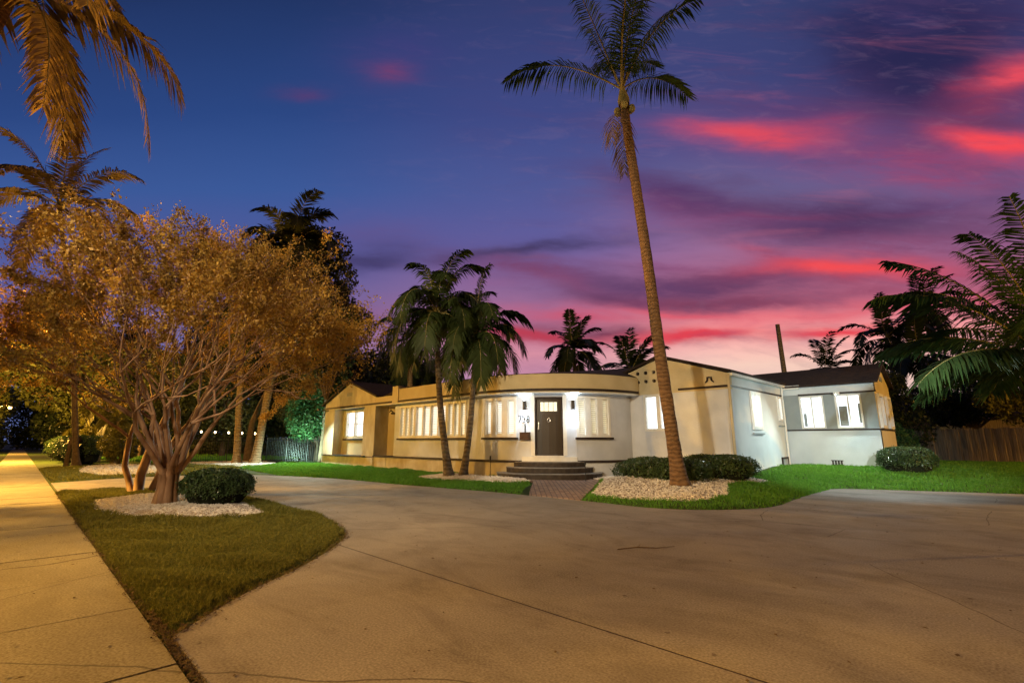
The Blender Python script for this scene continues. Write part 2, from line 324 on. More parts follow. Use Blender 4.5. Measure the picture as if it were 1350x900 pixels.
# ------------------------------------------------------------------ mesh helpers
class MB:
    def __init__(s): s.v = []; s.f = []; s.mi = []
    def face(s, pts, mi=0):
        i = len(s.v); s.v += [tuple(p) for p in pts]; s.f.append(tuple(range(i, i+len(pts)))); s.mi.append(mi)
    def hexa(s, c, mi=0):
        i = len(s.v); s.v += [tuple(p) for p in c]
        for q in ((0, 3, 2, 1), (4, 5, 6, 7), (0, 1, 5, 4), (1, 2, 6, 5), (2, 3, 7, 6), (3, 0, 4, 7)):
            s.f.append(tuple(i+k for k in q)); s.mi.append(mi)
    def box(s, x0, x1, y0, y1, z0, z1, mi=0):
        s.hexa([(x0, y0, z0), (x1, y0, z0), (x1, y1, z0), (x0, y1, z0), (x0, y0, z1), (x1, y0, z1), (x1, y1, z1), (x0, y1, z1)], mi)
    def mbox(s, T, u0, u1, d0, d1, z0, z1, seg=1, mi=0):     # a box bent along a mapping T(u, outward, z)
        for k in range(seg):
            a, b_ = u0+(u1-u0)*k/seg, u0+(u1-u0)*(k+1)/seg
            i = len(s.v); s.v += [tuple(T(*q)) for q in ((a, d1, z0), (b_, d1, z0), (b_, d0, z0), (a, d0, z0), (a, d1, z1), (b_, d1, z1), (b_, d0, z1), (a, d0, z1))]
            fs = [(0, 3, 2, 1), (4, 5, 6, 7), (0, 1, 5, 4), (2, 3, 7, 6)]
            if k == 0: fs.append((3, 0, 4, 7))
            if k == seg-1: fs.append((1, 2, 6, 5))
            for q in fs: s.f.append(tuple(i+j for j in q)); s.mi.append(mi)
    def prism(s, poly, z0, z1, mi=0):
        n = len(poly); i = len(s.v)
        zf0 = z0 if callable(z0) else (lambda a, b: z0); zf1 = z1 if callable(z1) else (lambda a, b: z1)
        s.v += [(p[0], p[1], zf0(p[0], p[1])) for p in poly]+[(p[0], p[1], zf1(p[0], p[1])) for p in poly]
        s.f.append(tuple(i+n-1-k for k in range(n))); s.f.append(tuple(i+n+k for k in range(n))); s.mi += [mi, mi]
        for k in range(n):
            s.f.append((i+k, i+(k+1) % n, i+n+(k+1) % n, i+n+k)); s.mi.append(mi)
    def tube(s, pts, rad, n=6, cap=True, mi=0):
        pts = [Vector(p) for p in pts]; i0 = len(s.v)
        ref = Vector((0, 0, 1)) if abs((pts[-1]-pts[0]).normalized().z) < .9 else Vector((1, 0, 0))
        for k, p in enumerate(pts):
            d = (pts[min(k+1, len(pts)-1)]-pts[max(k-1, 0)]).normalized()
            a = d.cross(ref).normalized(); b_ = d.cross(a).normalized(); r = rad[k] if hasattr(rad, '__len__') else rad
            for j in range(n):
                an = 2*math.pi*j/n; q = p+a*(r*math.cos(an))+b_*(r*math.sin(an)); s.v.append((q.x, q.y, q.z))
        for k in range(len(pts)-1):
            for j in range(n):
                a_ = i0+k*n+j; b2 = i0+k*n+(j+1) % n
                s.f.append((a_, b2, b2+n, a_+n)); s.mi.append(mi)
        if cap:
            s.f.append(tuple(i0+j for j in range(n))); e = i0+(len(pts)-1)*n
            s.f.append(tuple(e+n-1-j for j in range(n))); s.mi += [mi, mi]
    def ball(s, c, r, mi=0, n=10):
        for a in range(n//2):
            t0, t1 = math.pi*a/(n//2), math.pi*(a+1)/(n//2)
            for j in range(n):
                p0, p1 = 2*math.pi*j/n, 2*math.pi*(j+1)/n
                P = lambda t_, p_: (c[0]+r[0]*math.sin(t_)*math.cos(p_), c[1]+r[1]*math.sin(t_)*math.sin(p_), c[2]+r[2]*math.cos(t_))
                q = [P(t0, p0), P(t1, p0), P(t1, p1), P(t0, p1)]
                if a == 0: q = q[:3]
                elif a == n//2-1: q = [q[0], q[1], q[3]]
                s.face(q, mi)
    def build(s, name, mats, parent=None, smooth=False, loc=None):
        me = bpy.data.meshes.new(name); me.from_pydata(s.v, [], s.f)
        mats = mats if isinstance(mats, (list, tuple)) else [mats]
        for q in mats: me.materials.append(M[q])
        if len(mats) > 1: me.polygons.foreach_set('material_index', s.mi)
        if smooth: me.polygons.foreach_set('use_smooth', [True]*len(s.f))
        me.update(); o = bpy.data.objects.new(name, me); col.objects.link(o)
        if parent: o.parent = parent
        if loc: o.location = loc
        return o
def soup(name, V, mat_, parent=None):           # V: (N, k, 3) separate faces
    N, k, _ = V.shape
    me = bpy.data.meshes.new(name); me.vertices.add(N*k); me.vertices.foreach_set('co', V.reshape(-1).astype(np.float32))
    me.loops.add(N*k); me.loops.foreach_set('vertex_index', np.arange(N*k, dtype=np.int32))
    me.polygons.add(N); me.polygons.foreach_set('loop_start', np.arange(0, N*k, k, dtype=np.int32))
    me.polygons.foreach_set('loop_total', np.full(N, k, dtype=np.int32))
    me.materials.append(M[mat_]); me.update(); me.validate()
    o = bpy.data.objects.new(name, me); col.objects.link(o)
    if parent: o.parent = parent
    return o
def tag(o, label=None, cat=None, group=None, kind=None):
    for k, v in (('label', label), ('category', cat), ('group', group), ('kind', kind)):
        if v: o[k] = v
    return o
def thing(name, label, cat, loc=(0, 0, 0), rz=0, group=None):
    o = bpy.data.objects.new(name, None); col.objects.link(o); o.location = loc; o.rotation_euler = (0, 0, rz)
    o.empty_display_size = .2
    return tag(o, label, cat, group)
def dup(root, loc, rz=0, label=None, scale=None):
    r = root.copy(); col.objects.link(r); r.location = loc; r.rotation_euler = (0, 0, rz)
    if scale: r.scale = (scale,)*3
    if label: r['label'] = label
    for ch in list(root.children):
        c = ch.copy(); col.objects.link(c); c.parent = r
        for g in ch.children:
            d = g.copy(); col.objects.link(d); d.parent = c
    return r
def smoothpts(pts, n=8, closed=False):
    out = []; m = len(pts)
    rngk = range(m if closed else m-1)
    g = (lambda i: pts[i % m]) if closed else (lambda i: pts[max(0, min(m-1, i))])
    for i in rngk:
        p0, p1, p2, p3 = g(i-1), g(i), g(i+1), g(i+2)
        for k in range(n):
            t = k/n; out.append(tuple(.5*((2*b)+(-a+c)*t+(2*a-5*b+4*c-d)*t*t+(-a+3*b-3*c+d)*t**3) for a, b, c, d in zip(p0, p1, p2, p3)))
    if not closed: out.append(tuple(pts[-1]))
    return out

# ------------------------------------------------------------------ ground: lines of the paving measured in metres
isl_curve = smoothpts([(-4.21, .93), (-4.91, 1.60), (-5.52, 2.35), (-6.30, 3.10), (-7.05, 3.58), (-8.6, 3.98), (-10.5, 4.10), (-13.1, 4.02), (-15.6, 3.5), (-17.2, 2.4), (-17.75, .93)], 6)
out_right = [(16, 24), (.14, 18.22), (-3.40, 16.74), (-3.66, 16.3), (-3.66, 13.5), (-3.52, 11.54)]+smoothpts([(-3.52, 11.54), (-3.68, 10.58), (-4.38, 9.62), (-5.29, 9.16), (-6.76, 9.18), (-8.71, 9.12), (-10.09, 9.02), (-11.66, 8.80), (-13.69, 8.55), (-16.96, 8.30), (-20.02, 7.5), (-22.13, 6.33), (-23.2, 4.6), (-22.9, 2.7), (-21.9, .93)], 5)[1:]
drive_poly = out_right+[(-17.75, .93)]+isl_curve[::-1][1:]+[(16, .93)]
i_split = min(range(len(isl_curve)), key=lambda i: abs(isl_curve[i][1]-3.11))
apron = isl_curve[:i_split+1]+[(16, 3.10), (16, .95)]
main_drive = out_right+[(-17.75, .93)]+isl_curve[::-1][1:len(isl_curve)-i_split]
main_drive = [p for p in main_drive]+[(main_drive[-1][0]+.005, 3.124), (16, 3.124)]
path_poly = [(-8.55, 9.16), (-8.86, 9.5), (-10.1, 11.0), (-10.95, 11.55), (-9.55, 12.95), (-8.55, 12.2), (-7.2, 9.6), (-7.0, 9.22)]
walk_poly = [(-160, -.62), (16, -.62), (16, .86), (-160, .86)]
def seg_dist(X, Y, poly):
    P = np.array(poly, float); d = np.full(X.shape, 1e9); inside = np.zeros(X.shape, bool)
    for i in range(len(P)):
        a, b_ = P[i], P[(i+1) % len(P)]; e = b_-a; L = (e**2).sum()+1e-12
        t_ = np.clip(((X-a[0])*e[0]+(Y-a[1])*e[1])/L, 0, 1)
        d = np.minimum(d, np.hypot(X-a[0]-t_*e[0], Y-a[1]-t_*e[1]))
        c = ((a[1] > Y) != (b_[1] > Y)) & (X < (b_[0]-a[0])*(Y-a[1])/(b_[1]-a[1]+1e-12)+a[0])
        inside ^= c
    return np.where(inside, -d, d)
def ss(v): v = np.clip(v, 0, 1); return v*v*(3-2*v)
def h0(X, Y, sd):
    k = ss((X+13)/5.0)
    slope = .05+(.075)*k; cap = .15+.27*ss((X+9.5)/3.5)
    slope = slope*(1-.55*np.exp(-((X+6.8)**2/7+(Y-11.4)**2/6)))
    h = np.minimum(slope*np.maximum(sd, 0), cap)
    h = np.where(Y < 6, np.minimum(.03*np.maximum(sd, 0), .07), h)
    return h+.012*np.sin(X*1.7+Y*.6)*np.sin(Y*1.3-X*.4)*ss(sd/1.5)
def gz(X, Y):
    X = np.asarray(X, float); Y = np.asarray(Y, float)
    sdd = seg_dist(X, Y, drive_poly); sdw = seg_dist(X, Y, walk_poly); sdp = seg_dist(X, Y, path_poly)
    sd = np.minimum(np.minimum(sdd, sdw), sdp)
    hh = h0(X, Y, np.minimum(sdd, np.where(Y < 6, sdw, 99)))
    z_ = hh-.045+.06*ss((sd-.03)/.10)
    inside = (sdd < 0) | (sdw < 0)
    z_ = np.where(inside, -.05, z_); z_ = np.where((sdp < 0) & ~inside, hh-.16, z_)
    return z_, sd
def gz1(x_, y_): return float(gz(np.array([x_]), np.array([y_]))[0][0])
def grid(name, x0, x1, y0, y1, step, mat_):
    xs = np.arange(x0, x1+1e-6, step); ys = np.arange(y0, y1+1e-6, step)
    X, Y = np.meshgrid(xs, ys); Z, _ = gz(X, Y)
    V = np.stack([X, Y, Z], -1).reshape(-1, 3); nx, ny = len(xs), len(ys)
    idx = np.arange(nx*ny).reshape(ny, nx)
    F = np.stack([idx[:-1, :-1], idx[:-1, 1:], idx[1:, 1:], idx[1:, :-1]], -1).reshape(-1, 4)
    me = bpy.data.meshes.new(name); me.from_pydata(V.tolist(), [], F.tolist()); me.materials.append(M[mat_])
    me.polygons.foreach_set('use_smooth', [True]*len(F)); o = bpy.data.objects.new(name, me); col.objects.link(o)
    return tag(o, kind='structure')
lawn = grid('lawn', -34, 6, -2.2, 30, .13, 'turf')
# bare soil showing along the sidewalk edge is the same sheet: a brown strip by distance
t = M['turf'].node_tree; b = t.nodes['Principled BSDF']
g = MB(); g.face([(-900, -900, -.12), (900, -900, -.12), (900, 900, -.12), (-900, 900, -.12)]); tag(g.build('ground', 'turf'), kind='structure')
g = MB(); g.box(-160, 40, -12, -2.3, -.3, -.10); tag(g.build('road', 'asphalt'), kind='structure')
g = MB(); g.box(-160, 40, -2.3, -2.15, -.3, .02); tag(g.build('kerb', 'walk'), kind='structure')
g = MB(); g.box(-160, -34, -2.15, 60, -.2, -.055); g.box(6, 60, -2.15, 60, -.2, -.055); g.box(-34, 6, 30, 90, -.2, -.055)
tag(g.build('outer_lawn', 'turf'), kind='structure')
g = MB(); g.prism(apron, -.12, 0); g.build('apron', 'drive'); tag(bpy.data.objects['apron'], kind='structure')
g = MB(); g.box(-6.3, 16, 3.09, 3.14, -.1, -.0025); tag(g.build('expansion_joint', 'dark_trim'), kind='structure')
g = MB(); g.prism(main_drive, -.12, .0); tag(g.build('driveway', 'drive'), kind='structure')
# sidewalk: slabs with open joints between them
g = MB(); g.box(-160, 16, -.60, .84, -.15, -.012, 1)
x_ = -3.70+1.42*12
while x_ > -150:
    g.box(x_-1.42+.009, x_-.009, -.62, .86, -.10, .003 if x_ > 2 else rnd.uniform(-.002, .006)); x_ -= 1.42
tag(g.build('sidewalk', ['walk', 'soil']), kind='structure')
g = MB()
def pz(a, b_):
    sdd = float(seg_dist(np.array([a]), np.array([b_]), drive_poly)[0]); return float(h0(np.array(a), np.array(b_), np.array(sdd)))+.006
g.prism(path_poly, lambda a, b_: pz(a, b_)-.06, pz); tag(g.build('paver_path', 'paver'), kind='structure')

def in_poly(X, Y, poly): return seg_dist(X, Y, poly) < 0
# gravel beds
beds = {
 'island': smoothpts([(-14.6, 1.9), (-14.2, 1.35), (-12.5, 1.22), (-11.3, 1.42), (-10.2, 1.9), (-9.55, 2.7), (-9.65, 3.3), (-10.6, 3.45), (-12.6, 3.6), (-14.3, 3.3), (-14.9, 2.6)], 4, True),
 'palm': smoothpts([(-7.25, 9.85), (-6.4, 9.62), (-5.4, 9.75), (-4.75, 10.2), (-4.6, 11.4), (-5.0, 12.6), (-5.4, 13.9), (-4.9, 15.2), (-5.6, 15.6), (-8.9, 15.5), (-9.7, 13.8), (-9.45, 13.05), (-8.55, 12.3), (-8.0, 11.35), (-7.5, 10.4)], 4, True),
 'twin': smoothpts([(-10.3, 11.0), (-10.1, 10.5), (-11.5, 10.1), (-13.1, 9.85), (-14.5, 9.9), (-14.7, 10.5), (-14.3, 11.3), (-12.9, 11.45), (-11.6, 11.6)], 4, True),
 'left': smoothpts([(-25.2, 8.0), (-26.2, 7.2), (-28.5, 6.6), (-31.5, 6.5), (-31.6, 9.6), (-29, 10.2), (-26.8, 9.4)], 4, True),
 'corner': smoothpts([(-24.2, 2.5), (-25.5, 2.1), (-28, 2.0), (-33, 2.6), (-34, 4.0), (-31, 5.0), (-26, 5.0), (-24.3, 4.2)], 4, True)}
def sample_poly(poly, n):
    P = np.array(poly); lo, hi = P.min(0), P.max(0); out = []; tot = 0
    while tot < n:
        Q = rng.uniform(lo, hi, (n, 2)); k = in_poly(Q[:, 0], Q[:, 1], poly); out.append(Q[k]); tot += k.sum()
    return np.concatenate(out)[:n]
OCT = np.array([(1, 0, 0), (0, 1, 0), (-1, 0, 0), (0, -1, 0), (0, 0, 1), (0, 0, -1)], float)
OF = [(0, 1, 4), (1, 2, 4), (2, 3, 4), (3, 0, 4), (1, 0, 5), (2, 1, 5), (3, 2, 5), (0, 3, 5)]
def stones(name, poly, n, size, label):
    Q = sample_poly(poly, n); Z, sd = gz(Q[:, 0], Q[:, 1]); edge = -seg_dist(Q[:, 0], Q[:, 1], poly)
    k = sd > .12; Q, Z, edge = Q[k], Z[k], edge[k]; n = len(Q)
    Z = Z+.02*ss(edge/.5)+rng.uniform(0, size*.8, n)
    s_ = size*rng.uniform(.5, 1.25, (n, 1, 1))*rng.uniform(.6, 1.2, (n, 1, 3))*np.array([1, 1, .7])
    V = OCT[None]*s_
    a = rng.uniform(0, 6.28, n); tl = rng.uniform(-.6, .6, n)
    ca, sa = np.cos(a)[:, None], np.sin(a)[:, None]; ct, st = np.cos(tl)[:, None], np.sin(tl)[:, None]
    X0, Y0, Z0 = V[..., 0], V[..., 1], V[..., 2]; Y1, Z1 = Y0*ct-Z0*st, Y0*st+Z0*ct
    V = np.stack([X0*ca-Y1*sa, X0*sa+Y1*ca, Z1], -1)+np.stack([Q[:, 0], Q[:, 1], Z], -1)[:, None]
    T = V[:, OF].reshape(-1, 3, 3)
    o = soup(name, T, 'stone'); return tag(o, label, 'gravel', kind='stuff')
def bedsheet(name, poly):                       # the packed stone base under the loose stones
    c = np.array(poly).mean(0); rings = [1, .93, .8, .5, .2]
    P = np.array(poly); m_ = len(P); V = []
    for j, r_ in enumerate(rings):
        Q = c+(P-c)*r_; Z, _ = gz(Q[:, 0], Q[:, 1]); V += [(q[0], q[1], z_+(-.01, .02, .035, .035, .035)[j]) for q, z_ in zip(Q, Z)]
    F = [(j*m_+i, j*m_+(i+1) % m_, (j+1)*m_+(i+1) % m_, (j+1)*m_+i) for j in range(len(rings)-1) for i in range(m_)]
    F.append(tuple((len(rings)-1)*m_+i for i in range(m_)))
    me = bpy.data.meshes.new(name); me.from_pydata(V, [], F); me.materials.append(M['gravel_bed']); o = bpy.data.objects.new(name, me); col.objects.link(o)
    tag(o, kind='structure')
for k, (n_, sz, lb) in {'island': (9500, .026, 'white gravel round the foot of the crape myrtles'), 'palm': (9000, .032, 'pale gravel round the tall leaning palm and hedges'), 'twin': (5000, .032, 'pale gravel under the twin palms beside the steps'), 'left': (3500, .045, 'sandy gravel under the two palms by the black gate'), 'corner': (3500, .05, 'sandy gravel strip beside the sidewalk beyond the drive exit')}.items():
    bedsheet('gravel_base', beds[k]); stones('gravel', beds[k], n_, sz, lb)
bedpaths = [beds[k] for k in beds]+[path_poly]

# grass blades
house_fp = [(-26, 11.4), (-13, 11.4), (-10, 12.6), (-9.1, 15.5), (-5.8, 15.6), (-5.8, 20.9), (-2.9, 20.9), (-2.9, 25), (-26, 25)]
def blades(name, poly, n, hgt, wid, mat_, label, overhang=0.0, clump=1.0):
    Q = sample_poly(poly, n); Z, sd = gz(Q[:, 0], Q[:, 1])
    k = sd > rng.uniform(-.05, .06, n)
    for bp in bedpaths: k &= seg_dist(Q[:, 0], Q[:, 1], bp) > -.04
    k &= seg_dist(Q[:, 0], Q[:, 1], house_fp) > .02
    Q, Z, sd = Q[k], np.maximum(Z[k], -.02), sd[k]; n = len(Q)
    D = np.hypot(Q[:, 0], Q[:, 1]); f_ = np.clip(D/8, .8, 3.0)
    cl = .65+.75*np.abs(np.sin(Q[:, 0]*3.1+np.sin(Q[:, 1]*2.3)*2)*np.sin(Q[:, 1]*3.7+np.sin(Q[:, 0]*1.7)))*clump
    h_ = hgt*rng.uniform(.5, 1.2, n)*cl*np.clip(f_, .9, 1.3); w_ = wid*rng.uniform(.6, 1.3, n)*f_
    a = rng.uniform(0, 6.28, n); ln = rng.uniform(.1, 1.0, n)*h_; b2 = rng.uniform(0, 6.28, n)
    base_ = np.stack([Q[:, 0], Q[:, 1], Z-.01], -1); wv_ = np.stack([np.cos(a)*w_, np.sin(a)*w_, np.zeros(n)], -1)/2
    tip = base_+np.stack([np.cos(b2)*ln, np.sin(b2)*ln, h_], -1)
    mid_ = base_*.5+tip*.5+np.stack([np.zeros(n), np.zeros(n), h_*.12], -1)
    V = np.stack([base_-wv_, base_+wv_, mid_+wv_*.7, tip, mid_-wv_*.7], 1)
    return tag(soup(name, V, mat_), label, 'grass', kind='stuff')
isl_poly = isl_curve+[(-17.75, .88), (-4.1, .88)]
near = [p for p in isl_curve if p[0] > -9.2]+[(-9.2, 3.98), (-9.2, .88), (-4.1, .88)]
blades('grass', near, 120000, .055, .0085, 'grass_near', 'dry olive lawn grass covering the near wedge of the island')
blades('grass', [p for p in isl_curve if p[0] <= -9.2]+[(-17.75, .88), (-9.2, .88)], 60000, .055, .009, 'grass_near', 'lawn grass round the far end of the gravelled island')
blades('grass', [(-4.25, .84), (-4.0, .84), (2, .84), (2, .98), (-4.0, .98), (-4.45, 1.15), (-4.9, .9)], 1, .03, .006, 'grass_near', 'x') if False else None
blades('grass', [(-25, 7.2), (-20, 7.4), (-17, 8.3), (-13.7, 8.5), (-10.0, 9.0), (-8.8, 9.1), (-9.9, 10.7), (-12.5, 11.6), (-26.5, 11.6), (-28.5, 10.5), (-26, 9)], 75000, .06, .010, 'grass_far', 'green lawn strip between the drive and the left wing')
blades('grass', [(-7.1, 9.2), (-5.3, 9.1), (-4.3, 9.6), (-3.6, 10.5), (-3.55, 16.4), (.2, 18.2), (5, 20), (6, 29), (-3, 29), (-3, 21), (-5.9, 21), (-5.9, 15.6), (-8.8, 12.3)], 130000, .06, .011, 'grass_far', 'bright green lawn round the right wing of the house')
blades('grass', [(-34, .9), (-22.2, .95), (-23, 3), (-23.3, 5), (-22.3, 6.3), (-25, 7.4), (-31, 6.5), (-34, 6)], 40000, .06, .010, 'grass_near', 'shaded grass beyond the far mouth of the drive')
blades('grass', [(-34, -2.1), (-6, -2.1), (-6, -.65), (-34, -.65)], 30000, .06, .009, 'grass_near', 'verge grass between the sidewalk and the road')
# weeds and debris filling the joint between the apron and the sidewalk
def debris():
    n = 2600; X = rng.uniform(-4.9, 1.5, n); X = -4.9+(X+4.9)*rng.uniform(.1, 1, n)
    Y = .895+rng.normal(0, .016, n)+np.where(X < -4.1, rng.uniform(0, .03, n), 0)
    Z = rng.uniform(-.01, .012, n); a = rng.uniform(0, 6.28, n); L = rng.uniform(.008, .04, n); w_ = rng.uniform(.002, .006, n)
    d = np.stack([np.cos(a)*L, np.sin(a)*L, rng.uniform(-.2, .7, n)*L], -1); p_ = np.stack([-np.sin(a)*w_, np.cos(a)*w_, np.zeros(n)], -1); c = np.stack([X, Y, Z], -1)
    V = np.stack([c-p_, c+d*.5-p_*.8, c+d, c+d*.5+p_*.8, c+p_], 1)
    tag(soup('weeds', V, 'dry_litter'), 'dry weeds and litter in the joint beside the sidewalk', 'weeds', kind='stuff')
mat('dry_litter', (.05, .03, .015), (.16, .11, .05), 30, .9)
debris()
def edge_litter():
    n = 5200; X = rng.uniform(-17.5, -4.1, n); Y = .875+rng.normal(0, .022, n)+.02*np.sin(X*3.3)*np.sin(X*7.1); q = rng.uniform(0, 1, n) < .45
    k = rng.integers(0, len(isl_curve)-1, n); P = np.array(isl_curve); tt = rng.uniform(0, 1, (n, 1)); E_ = P[k]*(1-tt)+P[k+1]*tt+rng.normal(0, .03, (n, 2))
    X = np.where(q, X, E_[:, 0]); Y = np.where(q, Y, E_[:, 1]); Z = rng.uniform(-.005, .014, n); a = rng.uniform(0, 6.28, n); L = rng.uniform(.008, .045, n); w_ = rng.uniform(.002, .007, n)
    d = np.stack([np.cos(a)*L, np.sin(a)*L, rng.uniform(-.1, .6, n)*L], -1); p_ = np.stack([-np.sin(a)*w_, np.cos(a)*w_, np.zeros(n)], -1); c = np.stack([X, Y, Z], -1)
    V = np.stack([c-p_, c+d*.5-p_*.8, c+d, c+d*.5+p_*.8, c+p_], 1)
    tag(soup('dry_clippings', V, 'dry_litter'), 'brown clippings along the edges of the grass island', 'clippings', kind='stuff')
edge_litter()
# fallen leaves scattered over the drive and the sidewalk
def litter():
    n = 620; a = rng.uniform(0, 6.28, n)
    X = rng.uniform(-13, 2, n); Y = rng.uniform(-.5, 13, n)
    k = (in_poly(X, Y, drive_poly) | in_poly(X, Y, walk_poly)); X, Y, a = X[k], Y[k], a[k]; n = len(X)
    L = rng.uniform(.008, .03, n); w_ = L*rng.uniform(.2, .6, n)
    d = np.stack([np.cos(a)*L, np.sin(a)*L, np.zeros(n)], -1); p_ = np.stack([-np.sin(a)*w_, np.cos(a)*w_, rng.uniform(0, .004, n)], -1); c = np.stack([X, Y, np.full(n, .008)], -1)
    V = np.stack([c-d, c-p_, c+d, c+p_], 1)
    tag(soup('fallen_leaves', V, 'dry_litter'), 'tiny dry leaves scattered over the concrete', 'leaves', kind='stuff')
litter()
g = MB(); g.tube([(-3.55, 5.38, .012), (-3.42, 5.62, .02), (-3.25, 5.78, .012), (-3.12, 6.0, .018)], [.006, .008, .006, .003], 5)
g.tube([(-3.42, 5.62, .02), (-3.45, 5.75, .03)], [.004, .002], 4)
tag(g.build('twig', 'dark_bark'), 'thin brown twig lying on the open concrete drive', 'twig')

# ------------------------------------------------------------------ the house
H = thing('house', 'low stucco house with a curved entrance bay, lit windows and dark gabled roofs', 'house', (0, 0, 0))
UC = 6.1; RW = 3.75; CX, CY = -13.3, 15.65
def T(u, d, z_):
    if u <= UC: return (CX-UC+u, CY-RW-d, z_)
    a = -math.pi/2+(u-UC)/RW; r_ = RW+d
    return (CX+r_*math.cos(a), CY+r_*math.sin(a), z_)
def ua(deg): return UC+RW*R(deg+90)
UW0, UW1, UD0, UD1, UR0, UR1, UE = 6.08, 7.50, 8.16, 9.12, 9.60, 10.90, ua(.65)
ZS, ZT = 1.45, 2.84
def flat(ox, oy, ang):                          # T for a straight wall starting at (ox, oy) running at angle ang, outward to its right
    c, s_ = math.cos(R(ang)), math.sin(R(ang))
    return lambda u, d, z_: (ox+u*c+d*s_, oy+u*s_-d*c, z_)
# lower wall with openings
g = MB()
def wallrun(g, Tm, u0, u1, z0, z1, holes, th=.25, seglen=.25):
    edges = [u0]
    for (a, b_, za, zb) in sorted(holes):
        if a > edges[-1]: g.mbox(Tm, edges[-1], a, -th, 0, z0, z1, max(1, int((a-edges[-1])/seglen)))
        n_ = max(1, int((b_-a)/seglen))
        if za > z0: g.mbox(Tm, a, b_, -th, 0, z0, za, n_)
        if zb < z1: g.mbox(Tm, a, b_, -th, 0, zb, z1, n_)
        edges.append(b_)
    if edges[-1] < u1: g.mbox(Tm, edges[-1], u1, -th, 0, z0, z1, max(1, int((u1-edges[-1])/seglen)))
wallrun(g, T, 0.0, UE, .60, 2.96, [(.42, 5.06, ZS, ZT), (UW0, UW1, ZS, ZT), (UD0, UD1, .60, 2.82), (UR0, UR1, ZS, ZT)])
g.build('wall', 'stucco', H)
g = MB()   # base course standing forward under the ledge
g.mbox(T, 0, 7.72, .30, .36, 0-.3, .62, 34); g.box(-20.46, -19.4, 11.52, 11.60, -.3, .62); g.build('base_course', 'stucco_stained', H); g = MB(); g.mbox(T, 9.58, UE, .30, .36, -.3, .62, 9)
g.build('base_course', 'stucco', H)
g = MB(); g.mbox(T, -.0, 7.70, .0, .42, .62, .68, 34); g.box(-20.46, -19.4, 11.47, 12.2, .62, .68); g.build('planter_ledge', 'dark_trim', H); g = MB(); g.mbox(T, 9.60, UE, .0, .42, .62, .68, 9)
g.build('planter_ledge', 'dark_trim', H)
# parapet band, soffit, dark belt
def Tp(u, d, z_):                               # follows the outer face of the parapet
    return T(u, .40+d, z_)
UP0, UPE = .90, ua(0)
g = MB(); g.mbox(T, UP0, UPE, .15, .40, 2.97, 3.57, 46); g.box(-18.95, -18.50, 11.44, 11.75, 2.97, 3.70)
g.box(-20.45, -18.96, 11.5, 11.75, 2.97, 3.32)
g.build('parapet', 'stucco_warm', H)
g = MB(); g.mbox(T, .0, UE, -.02, .398, 2.93, 2.965, 46); g.box(-20.45, -19.41, 11.5, 12.2, 2.93, 2.965); g.build('soffit', 'white_paint', H)
g = MB(); g.mbox(T, -.02, UPE-.05, .401, .435, 2.99, 3.07, 46); g.box(-25.82, -19.43, 11.462, 11.498, 2.99, 3.07)
g.build('belt_trim', 'dark_trim', H); g = MB(); g.box(-7.65, -5.93, 15.66, 15.698, 3.01, 3.08)
g.box(-5.948, -5.915, 15.68, 20.96, 3.02, 3.07)
g.build('belt_trim', 'dark_trim', H); g = MB(); g.box(-5.40, -2.95, 20.965, 20.998, 3.02, 3.075)
g.build('belt_trim', 'dark_trim', H); g = MB(); g.box(-5.94, -2.95, 20.965, 20.998, 1.70, 1.75)
g.box(-2.998, -2.965, 20.97, 24.2, 1.70, 1.75)
g.build('belt_trim', 'dark_trim', H)
# left wing: gable wall with a tall recess
def gable_x(g, x0, x1, y0, y1, zb, zl, zr, xa, za, mi=0):      # gable facing -Y
    P = [(x0, zb), (x1, zb), (x1, zr), (xa, za), (x0, zl)]
    i = len(g.v); g.v += [(p[0], y0, p[1]) for p in P]+[(p[0], y1, p[1]) for p in P]; n = 5
    g.f.append((0+i, 1+i, 2+i, 3+i, 4+i)); g.f.append(tuple(i+n+k for k in (4, 3, 2, 1, 0))); g.mi += [mi, mi]
    for k in range(n): g.f.append((i+k, i+n+k, i+n+(k+1) % n, i+(k+1) % n)); g.mi.append(mi)
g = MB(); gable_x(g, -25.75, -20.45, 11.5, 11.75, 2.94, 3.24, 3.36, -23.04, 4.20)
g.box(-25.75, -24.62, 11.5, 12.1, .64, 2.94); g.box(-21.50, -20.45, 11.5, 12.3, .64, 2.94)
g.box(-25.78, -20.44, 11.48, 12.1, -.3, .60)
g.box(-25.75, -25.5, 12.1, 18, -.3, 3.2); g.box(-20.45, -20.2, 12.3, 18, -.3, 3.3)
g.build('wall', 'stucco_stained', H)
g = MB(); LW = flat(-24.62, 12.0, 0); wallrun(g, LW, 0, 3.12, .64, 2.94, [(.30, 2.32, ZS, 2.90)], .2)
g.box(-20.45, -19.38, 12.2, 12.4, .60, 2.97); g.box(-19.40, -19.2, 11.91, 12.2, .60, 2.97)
g.build('wall', 'stucco_warm', H)
g = MB(); g.box(-25.62, -21.2, 11.40, 11.96, .602, .66); g.build('planter_ledge', 'dark_trim', H)
g = MB()
for k in range(4): g.box(-23.33+k*.14, -23.26+k*.14, 11.485, 11.51, 3.55, 3.72)
g.build('gable_vent', 'stucco_grey', H)
g = MB(); g.box(-20.0, -19.72, 12.05, 12.195, 2.55, 2.62); g.tube([(-19.9, 12.15, 2.6), (-19.85, 11.95, 2.72), (-19.8, 11.85, 2.62)], .025, 6); g.build('wall_bracket', 'dark_trim', H)
